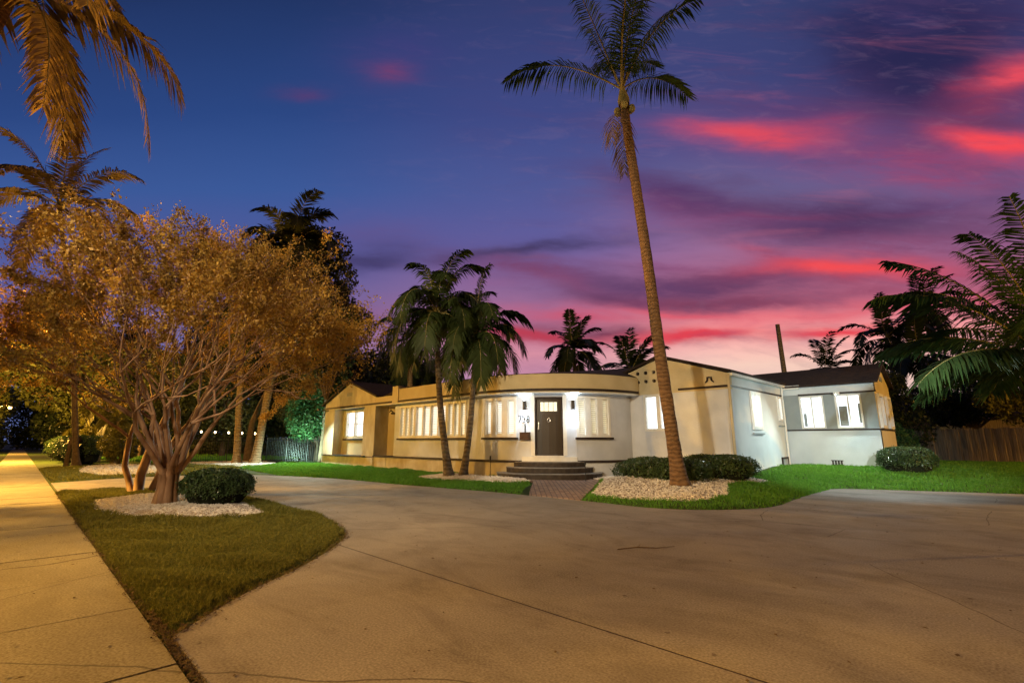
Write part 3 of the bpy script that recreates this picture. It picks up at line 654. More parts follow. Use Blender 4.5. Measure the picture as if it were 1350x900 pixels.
# right wing: gable wall facing the street, side wall, rear wing
g = MB(); gable_x(g, -10.6, -5.95, 15.7, 15.95, 2.95, 3.45, 3.45, -8.28, 4.20); g.build('gable_wall', 'stucco_warm', H)
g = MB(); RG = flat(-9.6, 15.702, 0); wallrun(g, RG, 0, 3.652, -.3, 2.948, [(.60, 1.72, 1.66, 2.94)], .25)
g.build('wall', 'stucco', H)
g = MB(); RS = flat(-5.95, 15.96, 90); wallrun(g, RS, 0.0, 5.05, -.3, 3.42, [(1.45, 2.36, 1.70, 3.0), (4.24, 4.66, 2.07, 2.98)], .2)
g.build('wall', 'stucco_cool', H)
g = MB(); RF = flat(-5.945, 21.0, 0); wallrun(g, RF, 0, 2.945, -.3, 1.70, [], .2); g.mbox(RF, 0, 2.945, -.2, 0, 3.06, 3.37); g.build('wall', 'stucco_cool', H)
g = MB(); wallrun(g, RF, 0, 2.943, 1.702, 3.058, [(.56, 1.36, 1.78, 2.99), (1.72, 2.52, 1.78, 2.99)], .2); g.build('wall', 'stucco_grey', H)
g = MB()
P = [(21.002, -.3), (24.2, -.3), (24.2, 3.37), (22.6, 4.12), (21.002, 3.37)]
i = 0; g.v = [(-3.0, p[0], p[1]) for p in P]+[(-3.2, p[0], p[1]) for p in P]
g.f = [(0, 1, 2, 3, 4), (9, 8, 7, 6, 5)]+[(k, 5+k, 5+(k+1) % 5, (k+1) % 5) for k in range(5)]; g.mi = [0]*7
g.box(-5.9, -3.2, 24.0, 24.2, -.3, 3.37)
g.build('gable_wall', 'stucco_warm', H)
g = MB()
for k in range(5): g.box(-3.0, -2.985, 22.3+k*.12, 22.37+k*.12, 3.5, 3.68)
g.build('gable_vent', 'stucco_grey', H)
# roofs (shingled slabs with a visible dark edge)
def slab(g, pts, th=.07):
    n_ = (Vector(pts[1])-Vector(pts[0])).cross(Vector(pts[2])-Vector(pts[0])).normalized()
    if n_.z < 0: pts = pts[::-1]
    i = len(g.v); n = len(pts); g.v += [tuple(p) for p in pts]+[(p[0], p[1], p[2]-th) for p in pts]
    g.f.append(tuple(i+k for k in range(n))); g.f.append(tuple(i+2*n-1-k for k in range(n))); g.mi += [0, 0]
    for k in range(n): g.f.append((i+k, i+n+k, i+n+(k+1) % n, i+(k+1) % n)); g.mi.append(0)
g = MB(); slab(g, [(-26.0, 11.35, 3.24), (-23.04, 11.35, 4.31), (-23.04, 18, 4.31), (-26.0, 18, 3.24)], .09); slab(g, [(-23.03, 11.35, 4.31), (-20.2, 11.35, 3.40), (-20.2, 18, 3.40), (-23.03, 18, 4.31)], .09)
g.build('roof', 'shingle', H)
g = MB()
rim = [T(u, .33, 3.60) for u in np.linspace(UP0, UPE, 40)]; rim = [(-20.1, 11.72, 3.40)]+[(-19.0, 11.66, 3.56)]+rim+[(-9.2, 16.5, 3.60)]
ridge = lambda p: (max(-20.0, min(-10.5, p[0])), 17.5, 4.28)
for a, b_ in zip(rim[:-1], rim[1:]):
    ra, rb = ridge(a), ridge(b_)
    g.face([a, b_, rb, ra] if ra != rb else [a, b_, ra])
    g.face([(a[0], a[1], a[2]-.10), (b_[0], b_[1], b_[2]-.10), b_, a])
g.face([(-20, 17.5, 4.28), (-10.5, 17.5, 4.28), (-10.5, 23, 3.5), (-20, 23, 3.5)])
g.build('roof', 'shingle', H)
g = MB(); slab(g, [(-10.9, 15.55, 3.44), (-8.28, 15.55, 4.31), (-8.28, 24, 4.31), (-10.9, 24, 3.44)], .09); slab(g, [(-8.27, 15.55, 4.31), (-5.80, 15.55, 3.535), (-5.80, 24, 3.535), (-8.27, 24, 4.31)], .09)
g.build('roof', 'shingle', H)
g = MB(); slab(g, [(-8.2, 20.85, 3.40), (-2.85, 20.85, 3.40), (-2.85, 22.6, 4.20), (-8.2, 22.6, 4.20)], .07); slab(g, [(-8.2, 22.61, 4.20), (-2.85, 22.61, 4.20), (-2.85, 24.4, 3.37), (-8.2, 24.4, 3.37)], .07)
g.build('roof', 'shingle', H)
g = MB(); g.box(-5.94, -5.80, 15.65, 21.0, 3.36, 3.45); g.box(-5.94, -5.30, 20.86, 20.99, 3.28, 3.42); g.build('gutter', 'white_paint', H)
g = MB(); g.tube([(-5.93, 15.64, 3.42), (-5.93, 15.64, .3)], .045, 8); g.build('downpipe', 'stucco_warm', H)
g = MB(); g.tube([(-5.90, 20.80, 3.36), (-5.90, 20.80, .4)], .035, 8); g.build('downpipe', 'white_paint', H)
# windows
def window(Tm, u0, u1, z0, z1, lights, wm, slats=True, pane='warm_pane', dark_sill=True, muntins=0, fr=.07, proud=.03, dp=-.10):
    g = MB(); sg = lambda a, b_: max(1, int((b_-a)/.25))
    g.mbox(Tm, u0, u1, dp, proud, z1-fr, z1, sg(u0, u1)); g.mbox(Tm, u0, u1, dp, proud, z0, z0+fr, sg(u0, u1))
    g.mbox(Tm, u0, u0+fr, dp, proud, z0+fr, z1-fr); g.mbox(Tm, u1-fr, u1, dp, proud, z0+fr, z1-fr)
    W = (u1-u0-2*fr-wm*(lights-1))/lights; cells = []
    for k in range(lights):
        a = u0+fr+k*(W+wm); cells.append((a, a+W))
        if k < lights-1: g.mbox(Tm, a+W, a+W+wm, dp, proud-.012, z0+fr, z1-fr)
    win = g.build('window', 'white_paint', H)
    for (a, b_) in cells:
        g = MB()
        if slats:
            e = .022
            g.mbox(Tm, a, a+e, -.09, -.05, z0+fr, z1-fr); g.mbox(Tm, b_-e, b_, -.09, -.05, z0+fr, z1-fr)
            g.mbox(Tm, a+e, b_-e, -.09, -.05, z0+fr, z0+fr+.05); g.mbox(Tm, a+e, b_-e, -.09, -.05, z1-fr-.05, z1-fr)
            n_ = int((z1-z0-2*fr-.1)/.066); pz_ = (z1-z0-2*fr-.1)/n_
            for j in range(n_):
                zc_ = z0+fr+.05+pz_*(j+.5); q = [Tm(a+e, -.052, zc_-.021), Tm(b_-e, -.052, zc_-.021), Tm(b_-e, -.088, zc_+.021), Tm(a+e, -.088, zc_+.021)]
                g.hexa([(p[0], p[1], p[2]-.003) for p in q]+[(p[0], p[1], p[2]+.003) for p in q])
            g.build('shutter', 'white_paint', win)
        elif muntins:
            m_ = (z0+z1)/2; g.mbox(Tm, a, b_, -.075, -.045, m_-.018, m_+.018); c_ = (a+b_)/2
            g.build('muntin', 'white_paint', win)
    g = MB()
    for (a, b_) in cells: g.mbox(Tm, a-.01, b_+.01, -.14, -.12, z0+fr-.01, z1-fr+.01)
    g.build('pane', pane, win)
    if dark_sill:
        g = MB(); g.mbox(Tm, u0-.06, u1+.06, -.02, .10, z0-.07, z0-.005, sg(u0, u1)); g.build('sill', 'dark_trim', win)
    return win
def hood(Tm, u0, u1, z_, d=.07, m_='white_paint', p_=None):
    g = MB(); g.mbox(Tm, u0, u1, 0, d, z_-.05, z_); g.build('sill', m_, p_)
window(T, .42, 1.62, ZS, ZT, 3, .12, True, 'warm_pane'); window(T, 1.63, 3.85, ZS, ZT, 4, .08, True, 'white_pane'); window(T, 3.86, 5.06, ZS, ZT, 3, .12, True, 'warm_pane')
window(T, UW0, UW1, ZS, ZT, 3, .24, True, 'white_pane', fr=.10); window(T, UR0, UR1, ZS, ZT, 3, .22, True, 'cream_pane', fr=.08)
w = window(LW, .30, 2.32, ZS, 2.90, 2, .10, False, 'cool_pane', muntins=1, fr=.14)
w = window(RG, .60, 1.72, 1.66, 2.94, 2, .14, False, 'cool_pane', False, fr=.09); g = MB(); g.mbox(RG, .58, 1.74, .0, .05, 1.45, 1.50); g.build('sill', 'stucco', w)
w = window(RS, 1.45, 2.36, 1.70, 3.0, 2, .05, False, 'cool_pane', False, fr=.10, proud=.06); g = MB(); g.mbox(RS, 1.40, 2.40, .0, .07, 1.54, 1.59); g.build('sill', 'stucco_grey', w)
w = window(RS, 4.24, 4.66, 2.07, 2.98, 1, .05, False, 'cool_pane', False, fr=.07, proud=.06); g = MB(); g.mbox(RS, 4.18, 4.72, .0, .07, 1.86, 1.91); g.build('sill', 'stucco_grey', w)
w = window(RF, .56, 1.36, 1.78, 2.99, 2, .045, False, 'cool_pane', False, fr=.055)
g = MB(); g.mbox(RF, .63, .73, -.118, -.112, 1.86, 2.35); g.build('curtain', 'stucco_grey', w)
w = window(RF, 1.72, 2.52, 1.78, 2.99, 2, .045, False, 'cool_pane', False, fr=.055)
g = MB(); g.mbox(RF, 1.79, 2.05, -.118, -.112, 1.86, 2.58); g.mbox(RF, 2.38, 2.46, -.118, -.112, 1.95, 2.65); g.build('curtain', 'stucco_grey', w)
RE = flat(-3.0, 21.0, 90)
for a in (.12, 1.75):
    window(RE, a, a+.85, 1.77, 2.97, 1, .05, False, 'cool_pane', False, fr=.09, proud=.10, dp=.01)
# move the panes of the two end windows in front of the wall plane is handled by their proud frames
# hatch and foundation vent
g = MB(); g.box(-5.945, -5.90, 20.05, 20.12, .38, .74); g.box(-5.945, -5.90, 20.72, 20.79, .38, .74); g.box(-5.945, -5.90, 20.12, 20.72, .67, .74)
ht = g.build('crawl_hatch', 'dark_trim', H)
g = MB(); g.box(-5.94, -5.92, 20.12, 20.72, .3, .67); g.build('hatch_panel', 'stucco_grey', ht)
g = MB()
for k in range(4): g.box(-4.55+k*.09, -4.50+k*.09, 20.97, 20.995, .50, .62)
g.box(-4.58, -4.20, 20.975, 20.99, .47, .50); g.box(-4.58, -4.20, 20.975, 20.99, .62, .65); g.build('foundation_vent', 'black_metal', H)
for r_ in range(2):
    for c_ in range(3):
        g = MB(); xx, zz = -9.17+c_*.32, 3.42+r_*.31
        n_ = 12
        for j in range(n_):
            a, b_ = 2*math.pi*j/n_, 2*math.pi*(j+1)/n_; P = lambda an, q, yy: (xx+q*math.cos(an), yy, zz+q*math.sin(an))
            g.face([P(a, .045, 15.66), P(b_, .045, 15.66), P(b_, .06, 15.66), P(a, .06, 15.66)]); g.face([P(a, .06, 15.66), P(b_, .06, 15.66), P(b_, .06, 15.70), P(a, .06, 15.70)])
            g.face([P(a, .045, 15.695), P(b_, .045, 15.695), (xx, 15.695, zz)])
        g.build('vent_tile', 'dark_trim', H)
g = MB()   # little iron scroll ornament on the gable
for s_ in (-1, 1): g.tube([(-6.55, 15.67, 3.36), (-6.55+s_*.06, 15.66, 3.36), (-6.55+s_*.07, 15.66, 3.26), (-6.55+s_*.14, 15.67, 3.20)], [.03, .035, .03, .02], 6)
g.build('iron_ornament', 'dark_trim', H)
# front door
def Td(u, d, z_): return T(u, d, z_)
g = MB(); g.mbox(T, UD0, UD1, -.16, -.08, .84, 2.80, 4)
for k in range(1, 6):
    uu = UD0+.10+k*(UD1-UD0-.2)/6; g.mbox(T, uu-.005, uu+.005, -.08, -.074, .95, 2.2)
g.mbox(T, UD0+.07, UD1-.07, -.08, -.066, 2.24, 2.30, 3)
door = g.build('door', 'door_wood', H)
g = MB(); g.mbox(T, UD0, UD0+.05, -.14, .012, .84, 2.82); g.mbox(T, UD1-.05, UD1, -.14, .012, .84, 2.82); g.mbox(T, UD0+.05, UD1-.05, -.14, .012, 2.76, 2.82, 4); g.build('door_frame', 'dark_trim', door)
g = MB(); g.mbox(T, UD0+.19, UD1-.19, -.076, -.070, 2.33, 2.64, 2); g.build('door_pane', 'cream_pane', door)
g = MB()
for uu in (.33, .5, .67): g.mbox(T, UD0+(UD1-UD0)*uu-.006, UD0+(UD1-UD0)*uu+.006, -.07, -.06, 2.33, 2.64)
g.build('muntin', 'dark_trim', door)
g = MB(); ud = UD0+.12; g.mbox(T, ud-.02, ud+.02, -.074, -.06, 1.70, 1.95); g.tube([T(ud, -.06, 1.90), T(ud, -.01, 1.88), T(ud, -.01, 1.74), T(ud, -.06, 1.72)], .009, 6); g.build('door_handle', 'steel', door)
g = MB(); um = (UD0+UD1)/2; g.tube([T(um+.05*math.cos(a), -.055, 2.02+.065*math.sin(a)) for a in np.linspace(0, 6.28, 13)], .010, 6, False); g.mbox(T, um-.02, um+.02, -.076, -.06, 2.07, 2.11); g.build('door_knocker', 'steel', door)
g = MB(); g.mbox(T, UD0-.45, UD1+.45, -.2, .06, .60, .80, 8); g.mbox(T, UD0-.02, UD1+.02, -.2, .09, .80, .84, 4); g.build('threshold', 'white_paint', H)
# two pale pilasters beside the door
g = MB(); g.mbox(T, UD0-.13, UD0-.003, .001, .035, .84, 2.93); g.mbox(T, UD1+.003, UD1+.13, .001, .035, .84, 2.93); g.build('door_surround', 'white_paint', H)
# curved front steps
ST = MB(); SE = MB(); ac = -51.2
for (dd, ha, z0_, z1_) in ((1.02, 25.5, -.05, .315), (.66, 21.0, .315, .485), (.30, 17.5, .485, .655)):
    P = []
    for k in range(25):
        a = -1+2*k/24; rr = 4.06+dd*max(0, 1-abs(a)**3.0)**.8; an = R(ac+a*ha); P.append((CX+rr*math.cos(an), CY+rr*math.sin(an)))
    Q = [(CX+3.72*math.cos(R(ac+ha*(1-2*k/8))), CY+3.72*math.sin(R(ac+ha*(1-2*k/8)))) for k in range(9)]
    ST.prism(P+Q, z0_, z1_-.022)
    c = Vector((CX+3.7*math.cos(R(ac)), CY+3.7*math.sin(R(ac)))); P2 = [tuple(c+(Vector(p)-c)*1.012) for p in P]
    SE.prism(P2+Q, z1_-.022, z1_)
st_ = ST.build('entrance_steps', 'step_tile', H); SE.build('step_tread', 'step_edge', st_)
# wall lamps, numbers, letter box
for uu in (UD0-.345, UD1+.345):
    c = T(uu, .09, 0); g = MB(); g.tube([(c[0], c[1], 2.36), (c[0], c[1], 2.70)], .055, 14); g.mbox(T, uu-.04, uu+.04, 0, .05, 2.47, 2.60)
    wl = g.build('wall_lamp', 'black_metal', H)
    g = MB(); g.tube([(c[0], c[1], 2.352), (c[0], c[1], 2.358)], .042, 12); g.tube([(c[0], c[1], 2.702), (c[0], c[1], 2.708)], .042, 12); g.build('lamp_lens', 'led', wl)
    c2 = T(uu, .14, 0)
    lamp('SPOT', (c2[0], c2[1], 2.34), 42, COOL, .03, T(uu, .06, 1.0), 86, .35)
    lamp('SPOT', (c2[0], c2[1], 2.72), 50, COOL, .03, T(uu, .10, 3.5), 120, .4)
    lamp('POINT', T(uu, .45, 2.2), 14, COOL, .1)
DIG = {'7': [[(0, 1), (.6, 1), (.25, 0)]], '2': [[(0, .8), (.1, .95), (.3, 1), (.52, .92), (.58, .75), (.5, .55), (0, 0), (.6, 0)]],
       '8': [[(.3, .53), (.08, .66), (.06, .85), (.3, 1), (.54, .85), (.52, .66), (.3, .53), (.04, .36), (.03, .13), (.3, 0), (.57, .13), (.56, .36), (.3, .53)]]}
for k, ch in enumerate('728'):
    g = MB(); u_ = UD0-.585+k*.145
    for ln in DIG[ch]: g.tube([T(u_+p[0]*.17, .025, 1.96+p[1]*.21) for p in ln], .019, 6)
    g.build('house_number', 'black_metal', H)
g = MB(); g.mbox(T, UD0-.36, UD0-.32, 0, .03, 1.62, 1.90); g.build('digit_shadow', 'black_metal', H)  # black bar standing for the shadow below the middle digit
g = MB(); g.mbox(T, UD0-.50, UD0-.16, .0, .13, 1.36, 1.60, 1); lb = g.build('letter_box', 'wood_box', H)
g = MB(); g.mbox(T, UD0-.22, UD0-.19, .13, .138, 1.42, 1.54); g.mbox(T, UD0-.51, UD0-.15, .0, .145, 1.602, 1.618); g.build('box_lid', 'dark_trim', lb)

# ------------------------------------------------------------------ lamps in the street
def street_lamp(loc, h_, label, arm=(.9, 0)):
    o = thing('street_lamp', label, 'street lamp', loc, 0, 'sodium street lamps')
    g = MB(); g.tube([(0, 0, 0), (0, 0, .5), (0, 0, h_+.25)], [.11, .075, .05], 10); g.build('pole', 'black_metal', o)
    g = MB(); g.tube([(0, 0, h_+.15), (arm[0]*.5, arm[1]*.5, h_+.32), (arm[0], arm[1], h_+.22)], .03, 8); g.build('arm', 'black_metal', o)
    ax, ay = arm; g = MB(); g.ball((ax, ay, h_+.16), (.24, .15, .09)); hd = g.build('lamp_head', 'black_metal', o, True)
    g = MB(); g.ball((ax, ay, h_+.02), (.22, .16, .17)); g.build('lamp_glass', 'lamp_glass', hd, True)
    return o
street_lamp((-20, -2.0, 0), 5.2, 'sodium street lamp on a black pole, just left of the crape myrtles', (0, .65))
street_lamp((-74.3, -1.9, 0), 4.8, 'glowing sodium street lamp far down the sidewalk at the left edge', (.45, .75))
street_lamp((-45, -2.25, 0), 5.05, 'sodium lamp added halfway along the verge to brighten the background', (0, .65))
street_lamp((9.5, 22.2, 0), 6.0, 'sodium street lamp beyond the right lawn', (0, -.7))
street_lamp((-2.6, -12.6, 0), 7.75, 'tall street lamp across the road from the house', (0, 3.0))
street_lamp((-24, -12.6, 0), 8.3, 'tall lamp added across the road to throw streaks over the drive', (0, 3.4))
street_lamp((8.0, -12.6, 0), 7.55, 'fill lamp added across the road for the right part of the drive', (0, 4.0))
street_lamp((-8.0, -12.6, 0), 7.55, 'fill lamp added across the road for the island and near concrete', (0, 4.0))
fl = thing('unseen_floodlight', 'small black floodlight added on a thin post out of view, for the right walls', 'unseen_floodlight', (.9, 9.8, 0))
g = MB(); g.tube([(0, 0, 0), (0, 0, 2.85)], .03, 8); g.build('pole', 'black_metal', fl); g = MB(); g.box(-.12, .12, -.08, .0, 2.8, 3.0); g.build('lamp_head', 'black_metal', fl)
g = MB(); g.box(-4.16, -4.04, 20.80, 20.96, 2.96, 3.02); g.box(-4.19, -4.01, 20.72, 20.80, 2.97, 3.07); g.build('added_eave_light', 'white_paint', H)  # fixtures here and below are added to carry the lawn spots
g = MB(); g.box(-25.46, -25.34, 11.0, 11.49, 2.90, 2.94); g.box(-25.49, -25.31, 10.92, 11.0, 2.89, 3.0); g.build('added_eave_light', 'dark_trim', H)
# stake lights by the steps
def stake(loc, h_, label):
    o = thing('path_light', label, 'garden light', loc, 0, 'garden stake lights by the steps'); g = MB(); g.tube([(0, 0, 0), (.0, 0, h_)], .010, 6); g.build('stake', 'black_metal', o)
    g = MB(); g.tube([(0, 0, h_), (0, 0, h_+.03), (0, 0, h_+.13)], [.02, .035, .028], 10); g.build('lamp_head', 'black_metal', o)
stake((-9.15, 12.3, .10), .50, 'black garden stake light at the right end of the steps'); stake((-12.0, 11.0, .10), .62, 'black garden stake light at the left end of the steps')

# ------------------------------------------------------------------ vegetation builders
def frond(origin, d0, L, droop, leaf, lw, nl, wind=(0, 0, 0), side_droop=.5, seed=0, rr=None, width=1.0):
    r_ = random.Random(seed); P = [Vector(origin)]; d = Vector(d0).normalized(); n = 14; W = Vector(wind)
    for k in range(n):
        d = (d+Vector((0, 0, -droop*(.35+1.3*k/n)/n*2))+W/n).normalized(); P.append(P[-1]+d*(L/n))
    rad = [L*.0085*(1-.85*k/n) for k in range(n+1)]; stem = MB(); stem.tube(P, rad, 4, False)
    V = []
    for k in range(nl):
        t_ = .13+.87*(k+r_.random()*.6)/nl; f_ = t_*n; i = min(int(f_), n-1); p = P[i].lerp(P[i+1], f_-i); fd = (P[i+1]-P[i]).normalized()
        sd_ = fd.cross(Vector((0, 0, 1))); sd_ = sd_.normalized() if sd_.length > .05 else Vector((1, 0, 0)); upv = sd_.cross(fd).normalized()
        if r_.random() < .07: continue
        ll = leaf*r_.uniform(.72, 1.12)*(max(.05, math.sin(math.pi*min(1, .16+.80*t_)))**.55)
        for s_ in (-1, 1):
            fw = .35+.75*t_+r_.uniform(-.12, .12); q = (sd_*s_*width+fd*fw+upv*r_.uniform(-.05, .22)).normalized()
            dr = side_droop*r_.uniform(.7, 1.3); m1 = p+q*ll*.5+Vector((0, 0, -dr*ll*.16))+W*ll*.05; e1 = p+(q*.86).normalized()*ll*.93+Vector((0, 0, -dr*ll*.62))+W*ll*.25
            wv_ = fd.cross(q).cross(q).normalized()*lw*.5*r_.uniform(.7, 1.2)
            V.append([p-wv_*.5, p+wv_*.5, m1+wv_, e1, m1-wv_])
    return stem, np.array([[tuple(a) for a in q] for q in V])
def palm(name, label, trunk, radii, L, nf, leafm, trunkm, leaf=.7, lw=.045, nl=55, wind=(0, 0, 0), droop=(.2, 1.4), elev=(80, -30), group=None, seed=1, shaft=None, coconuts=0, parts=True, az=None, sides=10, side_droop=.5, base_flare=True, dead=0):
    b0 = Vector(trunk[0]); o = thing(name, label, 'palm tree', tuple(b0), 0, group); r_ = random.Random(seed)
    pts = [Vector(p)-b0 for p in smoothpts([tuple(p) for p in trunk], 10)]
    n = len(pts); rad = [radii[0]+(radii[1]-radii[0])*(k/(n-1))**.7 for k in range(n)]
    if base_flare:
        for k in range(n):
            h_ = pts[k].z; rad[k] *= 1+.75*math.exp(-h_/.30)
    rad = [a*(1+.03*math.sin(k*2.1)) for k, a in enumerate(rad)]
    g = MB(); g.tube(pts, rad, sides); tr = g.build('trunk', trunkm, o, True)
    top = pts[-1]; tip = top
    if shaft:
        g = MB(); dd = (pts[-1]-pts[-3]).normalized(); tip = top+dd*shaft[0]
        g.tube([top-dd*.02, top+dd*shaft[0]*.3, tip], [shaft[1], shaft[1]*1.05, shaft[1]*.45], 10); g.build('crown_shaft', shaft[2], o, True)
    allS = MB(); allV = []
    for k in range(nf):
        f_ = k/max(1, nf-1); el = elev[0]+(elev[1]-elev[0])*f_**1.1+r_.uniform(-8, 8)
        a = k*2.399+r_.uniform(-.25, .25) if az is None else R(az[k % len(az)]+r_.uniform(-6, 6))
        d0 = Vector((math.cos(a)*math.cos(R(el)), math.sin(a)*math.cos(R(el)), math.sin(R(el))))
        st, V = frond(tip+Vector((d0.x, d0.y, 0))*.04, d0, L*r_.uniform(.82, 1.08)*(1-.12*f_), droop[0]+(droop[1]-droop[0])*f_*r_.uniform(.8, 1.2)+.35, leaf, lw, nl, wind, side_droop, seed*100+k)
        if parts:
            fo = soup('frond', V, leafm, o); st.build('frond_stem', 'frond_stem', fo, True)
        else:
            allS.v, off = allS.v, len(allS.v); allS.v += st.v; allS.f += [tuple(i+off for i in q) for q in st.f]; allS.mi += st.mi; allV.append(V)
    for k in range(dead):
        a = 2.2+k*2.6; st, V = frond(top-Vector((0, 0, .15)), (math.cos(a)*.55, math.sin(a)*.55, -.25), L*.42, 1.5, leaf*.6, lw*.8, 30, (0, 0, 0), 1.6, seed*77+k)
        fo = soup('dead_frond', V, 'dead_frond', o); st.build('frond_stem', 'frond_stem', fo, True)
    if not parts:
        fo = soup('crown', np.concatenate(allV), leafm, o); allS.build('frond_stem', 'frond_stem', fo, True)
    if coconuts:
        for k in range(coconuts):
            a = r_.uniform(0, 6.28); g = MB(); g.ball((top.x+.22*math.cos(a), top.y+.22*math.sin(a), top.z-.1-.1*r_.random()), (.11, .11, .14), n=8); g.build('coconut', 'frond_stem', o, True)
    return o
def leafquads(P, N, size, jitter=.8, asp=.5):                # P points (n,3), N outward normals
    n = len(P); nn = N+rng.normal(0, jitter, (n, 3)); nn /= np.linalg.norm(nn, axis=1)[:, None]+1e-9
    r_ = rng.normal(0, 1, (n, 3)); a = np.cross(nn, r_); a /= np.linalg.norm(a, axis=1)[:, None]+1e-9; b_ = np.cross(nn, a)
    s_ = (size*rng.uniform(.6, 1.3, n))[:, None]; a = a*s_; b_ = b_*s_*asp
    return np.stack([P-a*.5, P-a*.05+b_*.5, P+a*.5, P-a*.05-b_*.5], 1)
def bush(name, label, cat, c, rad, n, size, leafm, boxy=2.0, group=None, lump=.18, loc=None, seed=0, stem=True, zmin=0.0, core=.82):
    o = thing(name, label, cat, (c[0], c[1], 0), 0, group); ph = rng.uniform(0, 6.28, 6)
    d = rng.normal(0, 1, (n, 3)); d[:, 2] = np.where(d[:, 2] < -.2, -d[:, 2], d[:, 2]); d /= np.linalg.norm(d, axis=1)[:, None]
    def rf(d):
        s_ = (np.abs(d)**boxy).sum(1)**(-1/boxy)
        return s_*(1+lump*(np.sin(d[:, 0]*5+ph[0])*np.sin(d[:, 1]*6+ph[1])+.6*np.sin(d[:, 2]*9+ph[2]+d[:, 0]*7)*np.sin(d[:, 1]*11+ph[3])))
    rr = rf(d)*(1-np.abs(rng.normal(0, .07, n))+.03+np.where(rng.uniform(0, 1, n) < .035, rng.uniform(0, .13, n), 0))
    P = d*rr[:, None]*np.array(rad)+np.array([0, 0, c[2]]); k = P[:, 2] > zmin; P, dn = P[k], (d/np.array(rad))[k]; dn /= np.linalg.norm(dn, axis=1)[:, None]
    soup('foliage', leafquads(P, dn, size), leafm, o)
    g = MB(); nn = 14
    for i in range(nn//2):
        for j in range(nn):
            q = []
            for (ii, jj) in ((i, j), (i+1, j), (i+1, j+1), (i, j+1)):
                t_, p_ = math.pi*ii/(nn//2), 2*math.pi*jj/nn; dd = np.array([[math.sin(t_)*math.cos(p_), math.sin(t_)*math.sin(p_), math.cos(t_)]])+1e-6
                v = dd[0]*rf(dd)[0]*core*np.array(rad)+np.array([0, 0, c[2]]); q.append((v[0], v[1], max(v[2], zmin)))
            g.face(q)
    g.build('dark_core', 'core', o)  # solid near-black core, the shade behind the leaves put in as colour
    return o
def tree(name, label, base, h_, crown_c, crown_r, n, size, leafm, bark='dark_bark', trunk_r=.15, seed=0, blobs=9, group=None, cat='tree'):
    o = thing(name, label, cat, base, 0, group); r_ = random.Random(seed); B = Vector(base); g = MB()
    cc = Vector(crown_c)-B; g.tube([(0, 0, 0), (r_.uniform(-.1, .1), r_.uniform(-.1, .1), h_*.4), (cc.x*.6, cc.y*.6, h_)], [trunk_r*1.4, trunk_r, trunk_r*.6], 8)
    cl = []
    for k in range(blobs):
        a = r_.uniform(0, 6.28); t_ = r_.uniform(-1, 1); q = math.sqrt(1-t_*t_)*r_.uniform(.4, .8)
        p = cc+Vector((crown_r[0]*q*math.cos(a), crown_r[1]*q*math.sin(a), crown_r[2]*t_*.75)); cl.append((p, r_.uniform(.32, .55)))
        g.tube([(cc.x*.5, cc.y*.5, h_*.85), tuple((p+Vector((cc.x*.5, cc.y*.5, h_)))*.5), tuple(p)], [trunk_r*.5, trunk_r*.3, .02], 5)
    g.build('trunk', bark, o, True)
    Ps, Ns = [], []
    for (p, s_) in cl:
        m_ = n//blobs; d = rng.normal(0, 1, (m_, 3)); d /= np.linalg.norm(d, axis=1)[:, None]
        rr = rng.uniform(.35, 1.08, m_)**.5; Ps.append(np.array(p)+d*rr[:, None]*np.array(crown_r)*s_); Ns.append(d)
    soup('crown', leafquads(np.concatenate(Ps), np.concatenate(Ns), size, 1.0), leafm, o)
    return o

